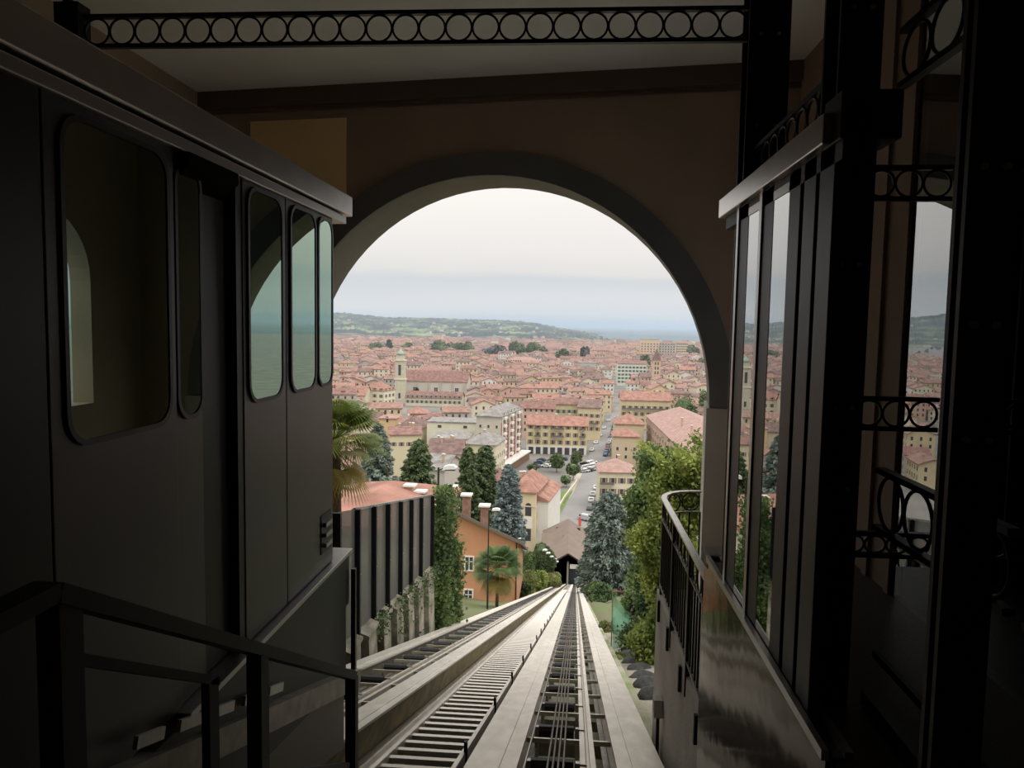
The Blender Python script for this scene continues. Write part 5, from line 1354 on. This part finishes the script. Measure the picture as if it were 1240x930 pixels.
for (ya_, yb2, cw, cd) in ((300, 700, 17, 14), (700, 1300, 20, 16), (1300, 2500, 31, 25)):
    y = ya_; row = 0
    while y < yb2:
        x = -.95 * y
        gap = 4 if row % 2 else 0
        while x < .30 * y:
            xx = x + rt.uniform(-3, 3); yy = y + rt.uniform(-3, 3)
            w = cw * rt.uniform(.72, 1.02); d = cd * rt.uniform(.66, .92)
            px = px_of(xx, yy)
            x += cw * (1 if rt.random() > .1 else 1.5)
            if yy < 420 and -48 < xx < 62: continue
            if yy < 470 and 62 >= xx > 30: continue
            if px < 380 and (rt.random() < .45 or yy > 1500): continue
            if 400 < yy < 582 and 436 < px < 568: continue
            if in_street(xx, yy, w / 2 + 5): continue
            if not free(xx, yy, w, d): continue
            if yy > 1700 and rt.random() < (yy - 1700) / 1100: continue
            CAND.append((yy, xx, w, d, 388 < px < 875))
        y += cd + gap; row += 1
CAND.sort()
def house_parts(w, d, h, rh, kind, rr):
    a, b, c, f = MB(), MB(), MB(), MB()
    wall_mesh(a, w, d, h, rh, kind); roof_mesh(b, w, d, h, rh, kind)
    nc = max(2, int(w / 3.2)); nf = max(2, int((h - 1.2) / 3.4)); ns = max(2, int(d / 3.6))
    for j in range(nf):
        z = h - 2.9 - j * 3.4
        if z < .5: continue
        for i in range(nc):
            u = w * (i + .5) / nc; c.quad((u - .55, -.04, z), (u + .55, -.04, z), (u + .55, -.04, z + 1.75), (u - .55, -.04, z + 1.75))
        if j < 3:
            for i in range(ns):
                u = d * (i + .5) / ns
                c.quad((w + .04, u - .5, z), (w + .04, u + .5, z), (w + .04, u + .5, z + 1.7), (w + .04, u - .5, z + 1.7)); c.quad((-.04, u + .5, z), (-.04, u - .5, z), (-.04, u - .5, z + 1.7), (-.04, u + .5, z + 1.7))
    for k in range(rr.choice([1, 2, 2, 3])):
        x = w * rr.uniform(.1, .9); y = d * rr.uniform(.15, .6)
        f.box(x - .4, x + .4, y - .4, y + .4, h, h + rh * .6 + rr.uniform(.8, 1.6))
    if rr.random() < .4:      # roof terrace or dormer
        x = w * rr.uniform(.2, .7); b.box(x, x + 2.4, d * .12, d * .4, h + .2, h + rh * .62)
    return a, b, c, f
def place_mb(dst, src, M, off):
    b = len(dst.v); dst.v += [tuple(M @ Vector(p)) for p in src.v]
    for f_ in src.f: dst.f.append([b + i for i in f_])
    dst.m += [off] * len(src.f)
far = MB(); n_ind = 0
LANDM = [('the bell tower', atY(484, 450, 565).x, 565), ('the church nave', atY(530, 450, 590).x, 590), ('the brick campanile', atY(795, 450, 660).x, 660), ('the yellow piazza block', atY(675, 500, 345).x, 345),
         ('the tall grey block', atY(592, 500, 300).x, 300), ('the green-white apartment block', atY(765, 450, 760).x, 760), ('the orange-roofed balcony house', atY(780, 480, 440).x, 440),
         ('the blank grey concrete block', atY(710, 440, 830).x, 830), ('the long yellow building', atY(632, 440, 930).x, 930), ('the cream palace', atY(455, 480, 520).x, 520), ('the receding street', atY(740, 480, 600).x, 600)]
FARM = WALLS + ROOFS + [M_win, M_chim]
for (yy, xx, w, d, vis) in CAND:
    h = rt.uniform(6.5, 15) if yy < 1300 else rt.uniform(7, 13)
    if rt.random() < .08: h += 5
    rh = d * rt.uniform(.19, .27); kind = rt.choice(['gable_x', 'gable_x', 'gable_x', 'hip', 'gable_y'])
    if kind == 'gable_y': rh = w * rt.uniform(.16, .22)
    wi = rt.choices(range(5), [5, 3, 3, 2, 2])[0]; ri = rt.choices(range(4), [5, 4, 3, 3])[0]
    rz = zone_rot(xx, yy) + (pi / 2 if rt.random() < .38 else 0)
    A_, B_, C_, F_ = house_parts(w, d, h, rh, kind, rt)
    off = Matrix.Rotation(rz, 4, 'Z') @ Matrix.Translation((-w / 2, -d / 2, 0))
    if vis and n_ind < 290:
        n_ind += 1
        kn = {'gable_x': 'ridged', 'gable_y': 'gabled', 'hip': 'hipped'}[kind]
        lm_ = min(LANDM, key=lambda q: (q[1] - xx) ** 2 + .35 * (q[2] - yy) ** 2)
        rel = 'behind' if yy > lm_[2] + 25 else ('in front of' if yy < lm_[2] - 25 else 'beside')
        sz = 'low' if h < 9 else ('tall' if h > 13.5 else 'mid-height')
        lab = '%s %s house, %s %s roof, %s %s' % (sz, W_NAMES[wi], kn, R_NAMES[ri], rel, lm_[0])
        e = thing('old_town_house', lab, 'house', (xx, yy, G), rz, '%s %s houses with %s %s roofs %s %s' % (sz, W_NAMES[wi], kn, R_NAMES[ri], rel, lm_[0]))
        for src_, nm, m_ in ((A_, 'walls', WALLS[wi]), (B_, 'roof', ROOFS[ri]), (C_, 'windows', M_win), (F_, 'chimney_stacks', M_chim)):
            src_.v = [(p[0] - w / 2, p[1] - d / 2, p[2]) for p in src_.v]
            o = src_.build(nm, m_, e, local=True)
            if nm in ('windows', 'chimney_stacks'): o['kind'] = 'stuff'
    else:
        M_ = Matrix.Translation((xx, yy, G)) @ off
        place_mb(far, A_, M_, wi); place_mb(far, B_, M_, 5 + ri)
        if yy < 1600: place_mb(far, C_, M_, 9)
        if yy < 1300: place_mb(far, F_, M_, 10)
o = far.build('far_houses', FARM); tag(o, 'remaining tiled houses of the town fading into the distance', 'houses', None, 'stuff')
# scattered greenery among the far roofs
rng = np.random.default_rng(77); P = []
for k in range(260):
    y = rng.uniform(900, 2700); x = rng.uniform(-.8, .26) * y
    r = rng.uniform(4, 9); n_ = 40
    dd = rng.normal(size=(n_, 3)); dd /= np.linalg.norm(dd, axis=1, keepdims=True)
    P.append(np.array([x, y, G + r * .9]) + dd * np.array([r, r, r * .9]) * rng.uniform(.5, 1, (n_, 1)))
Vv, Qq = leaf_quads(np.concatenate(P), 4.0, 1.2, rng)
tag(mesh_obj('far_greenery', raw_mesh('far_greenery', Vv, Qq, L_dark)), 'distant clumps of trees scattered among the far roofs', 'trees', None, 'stuff')

# ================================================================== HILLS
def px_to_az(px): d = ray(px, 396); return atan2(d[0], 1.0)
prof = [(-300, 345), (0, 345), (120, 350), (220, 359), (285, 370), (340, 377), (407, 379), (440, 382), (470, 385), (520, 385.5), (560, 387), (600, 388), (625, 389.5), (650, 392), (680, 398), (705, 402), (735, 408), (780, 413), (900, 416)]
azs = [px_to_az(p) for p, _ in prof]
HR = 5200.0
hts = [(atY(p, q, HR).z) for p, q in prof]
na, nr = 520, 46
az = np.linspace(azs[0], azs[-1], na); H = np.interp(az, azs, hts)
rng = np.random.default_rng(9)
def nz1(x, seed):
    r = np.random.default_rng(seed); s = 0
    for k in range(7): f = 2.2 ** k; s = s + np.sin(x * f * 9 + r.uniform(0, 6)) / f ** .7
    return s
V = []
for j in range(nr):
    t_ = j / (nr - 1); Yv = 2700 + 3400 * t_
    up = 1 - abs((Yv - HR) / (HR - 2700)) if Yv < HR else 1 - (Yv - HR) / 2400
    up = max(0, up); up = up * up * (3 - 2 * up)
    ridg = .10 * nz1(az * 2.2 + j * .09, 3) + .05 * nz1(az * 5 + j * .33, 4)
    z = (G - 3) + (H - G) * up * (1 + ridg * (1 - up) * 1.6) + 5.0 * np.abs(rng.normal(size=na)) * (up > .12)
    X = np.tan(az) * Yv
    V.append(np.stack([X, np.full(na, Yv), z], 1))
V = np.concatenate(V); Q = np.array([(j * na + i, j * na + i + 1, (j + 1) * na + i + 1, (j + 1) * na + i) for j in range(nr - 1) for i in range(na - 1)])
M_hill = mat('wooded_hillside', '#7d8c5e', rough=1, col2='#142420', var=.1, scale=.0075, detail=9)
rmp = [x for x in M_hill.node_tree.nodes if x.type == 'VALTORGB'][0]; rmp.color_ramp.elements[0].position = .50; rmp.color_ramp.elements[1].position = .66
tag(mesh_obj('hills', raw_mesh('hills', V, Q, M_hill)), 'long wooded hills with pale meadows beyond the town', None, None, 'structure')
mb = MB()
for k in range(60):
    i = rng.integers(190, na - 120); j = rng.integers(3, 20); p = V[j * na + i]; s = rng.uniform(4, 8)
    mb.box(p[0] - s, p[0] + s, p[1] - 6, p[1] + 6, p[2] - 4, p[2] + 7, 0); mb.hexa([(p[0] - s - 1, p[1] - 7, p[2] + 7), (p[0] + s + 1, p[1] - 7, p[2] + 7), (p[0] + s + 1, p[1] + 7, p[2] + 7), (p[0] - s - 1, p[1] + 7, p[2] + 7), (p[0] - s + 3, p[1], p[2] + 11), (p[0] + s - 3, p[1], p[2] + 11), (p[0] + s - 3, p[1] + .5, p[2] + 11), (p[0] - s + 3, p[1] + .5, p[2] + 11)], 1)
o = mb.build('hill_villas', [WALLS[2], ROOFS[0]]); tag(o, 'tiny pale villas scattered over the wooded hills', 'houses', None, 'stuff')

# ================================================================== HAZE
mb = MB(); mb.box(-14000, 9000, 300, 34000, G - 20, 60)
hz = mb.build('valley_haze', M_frame); tag(hz, 'thin bluish haze lying over the valley and town', 'haze', None, 'stuff')
m = bpy.data.materials.new('haze'); m.use_nodes = True; n = m.node_tree; n.nodes.clear()
vs = n.nodes.new('ShaderNodeVolumeScatter'); vs.inputs['Color'].default_value = (.75, .87, 1.0, 1); vs.inputs['Density'].default_value = 1.0e-4; vs.inputs['Anisotropy'].default_value = .2
va = n.nodes.new('ShaderNodeVolumeAbsorption'); va.inputs['Color'].default_value = (.42, .58, .78, 1); va.inputs['Density'].default_value = .85e-4
ash = n.nodes.new('ShaderNodeAddShader'); n.links.new(vs.outputs[0], ash.inputs[0]); n.links.new(va.outputs[0], ash.inputs[1])
o_ = n.nodes.new('ShaderNodeOutputMaterial'); n.links.new(ash.outputs[0], o_.inputs['Volume'])
hz.data.materials.clear(); hz.data.materials.append(m)
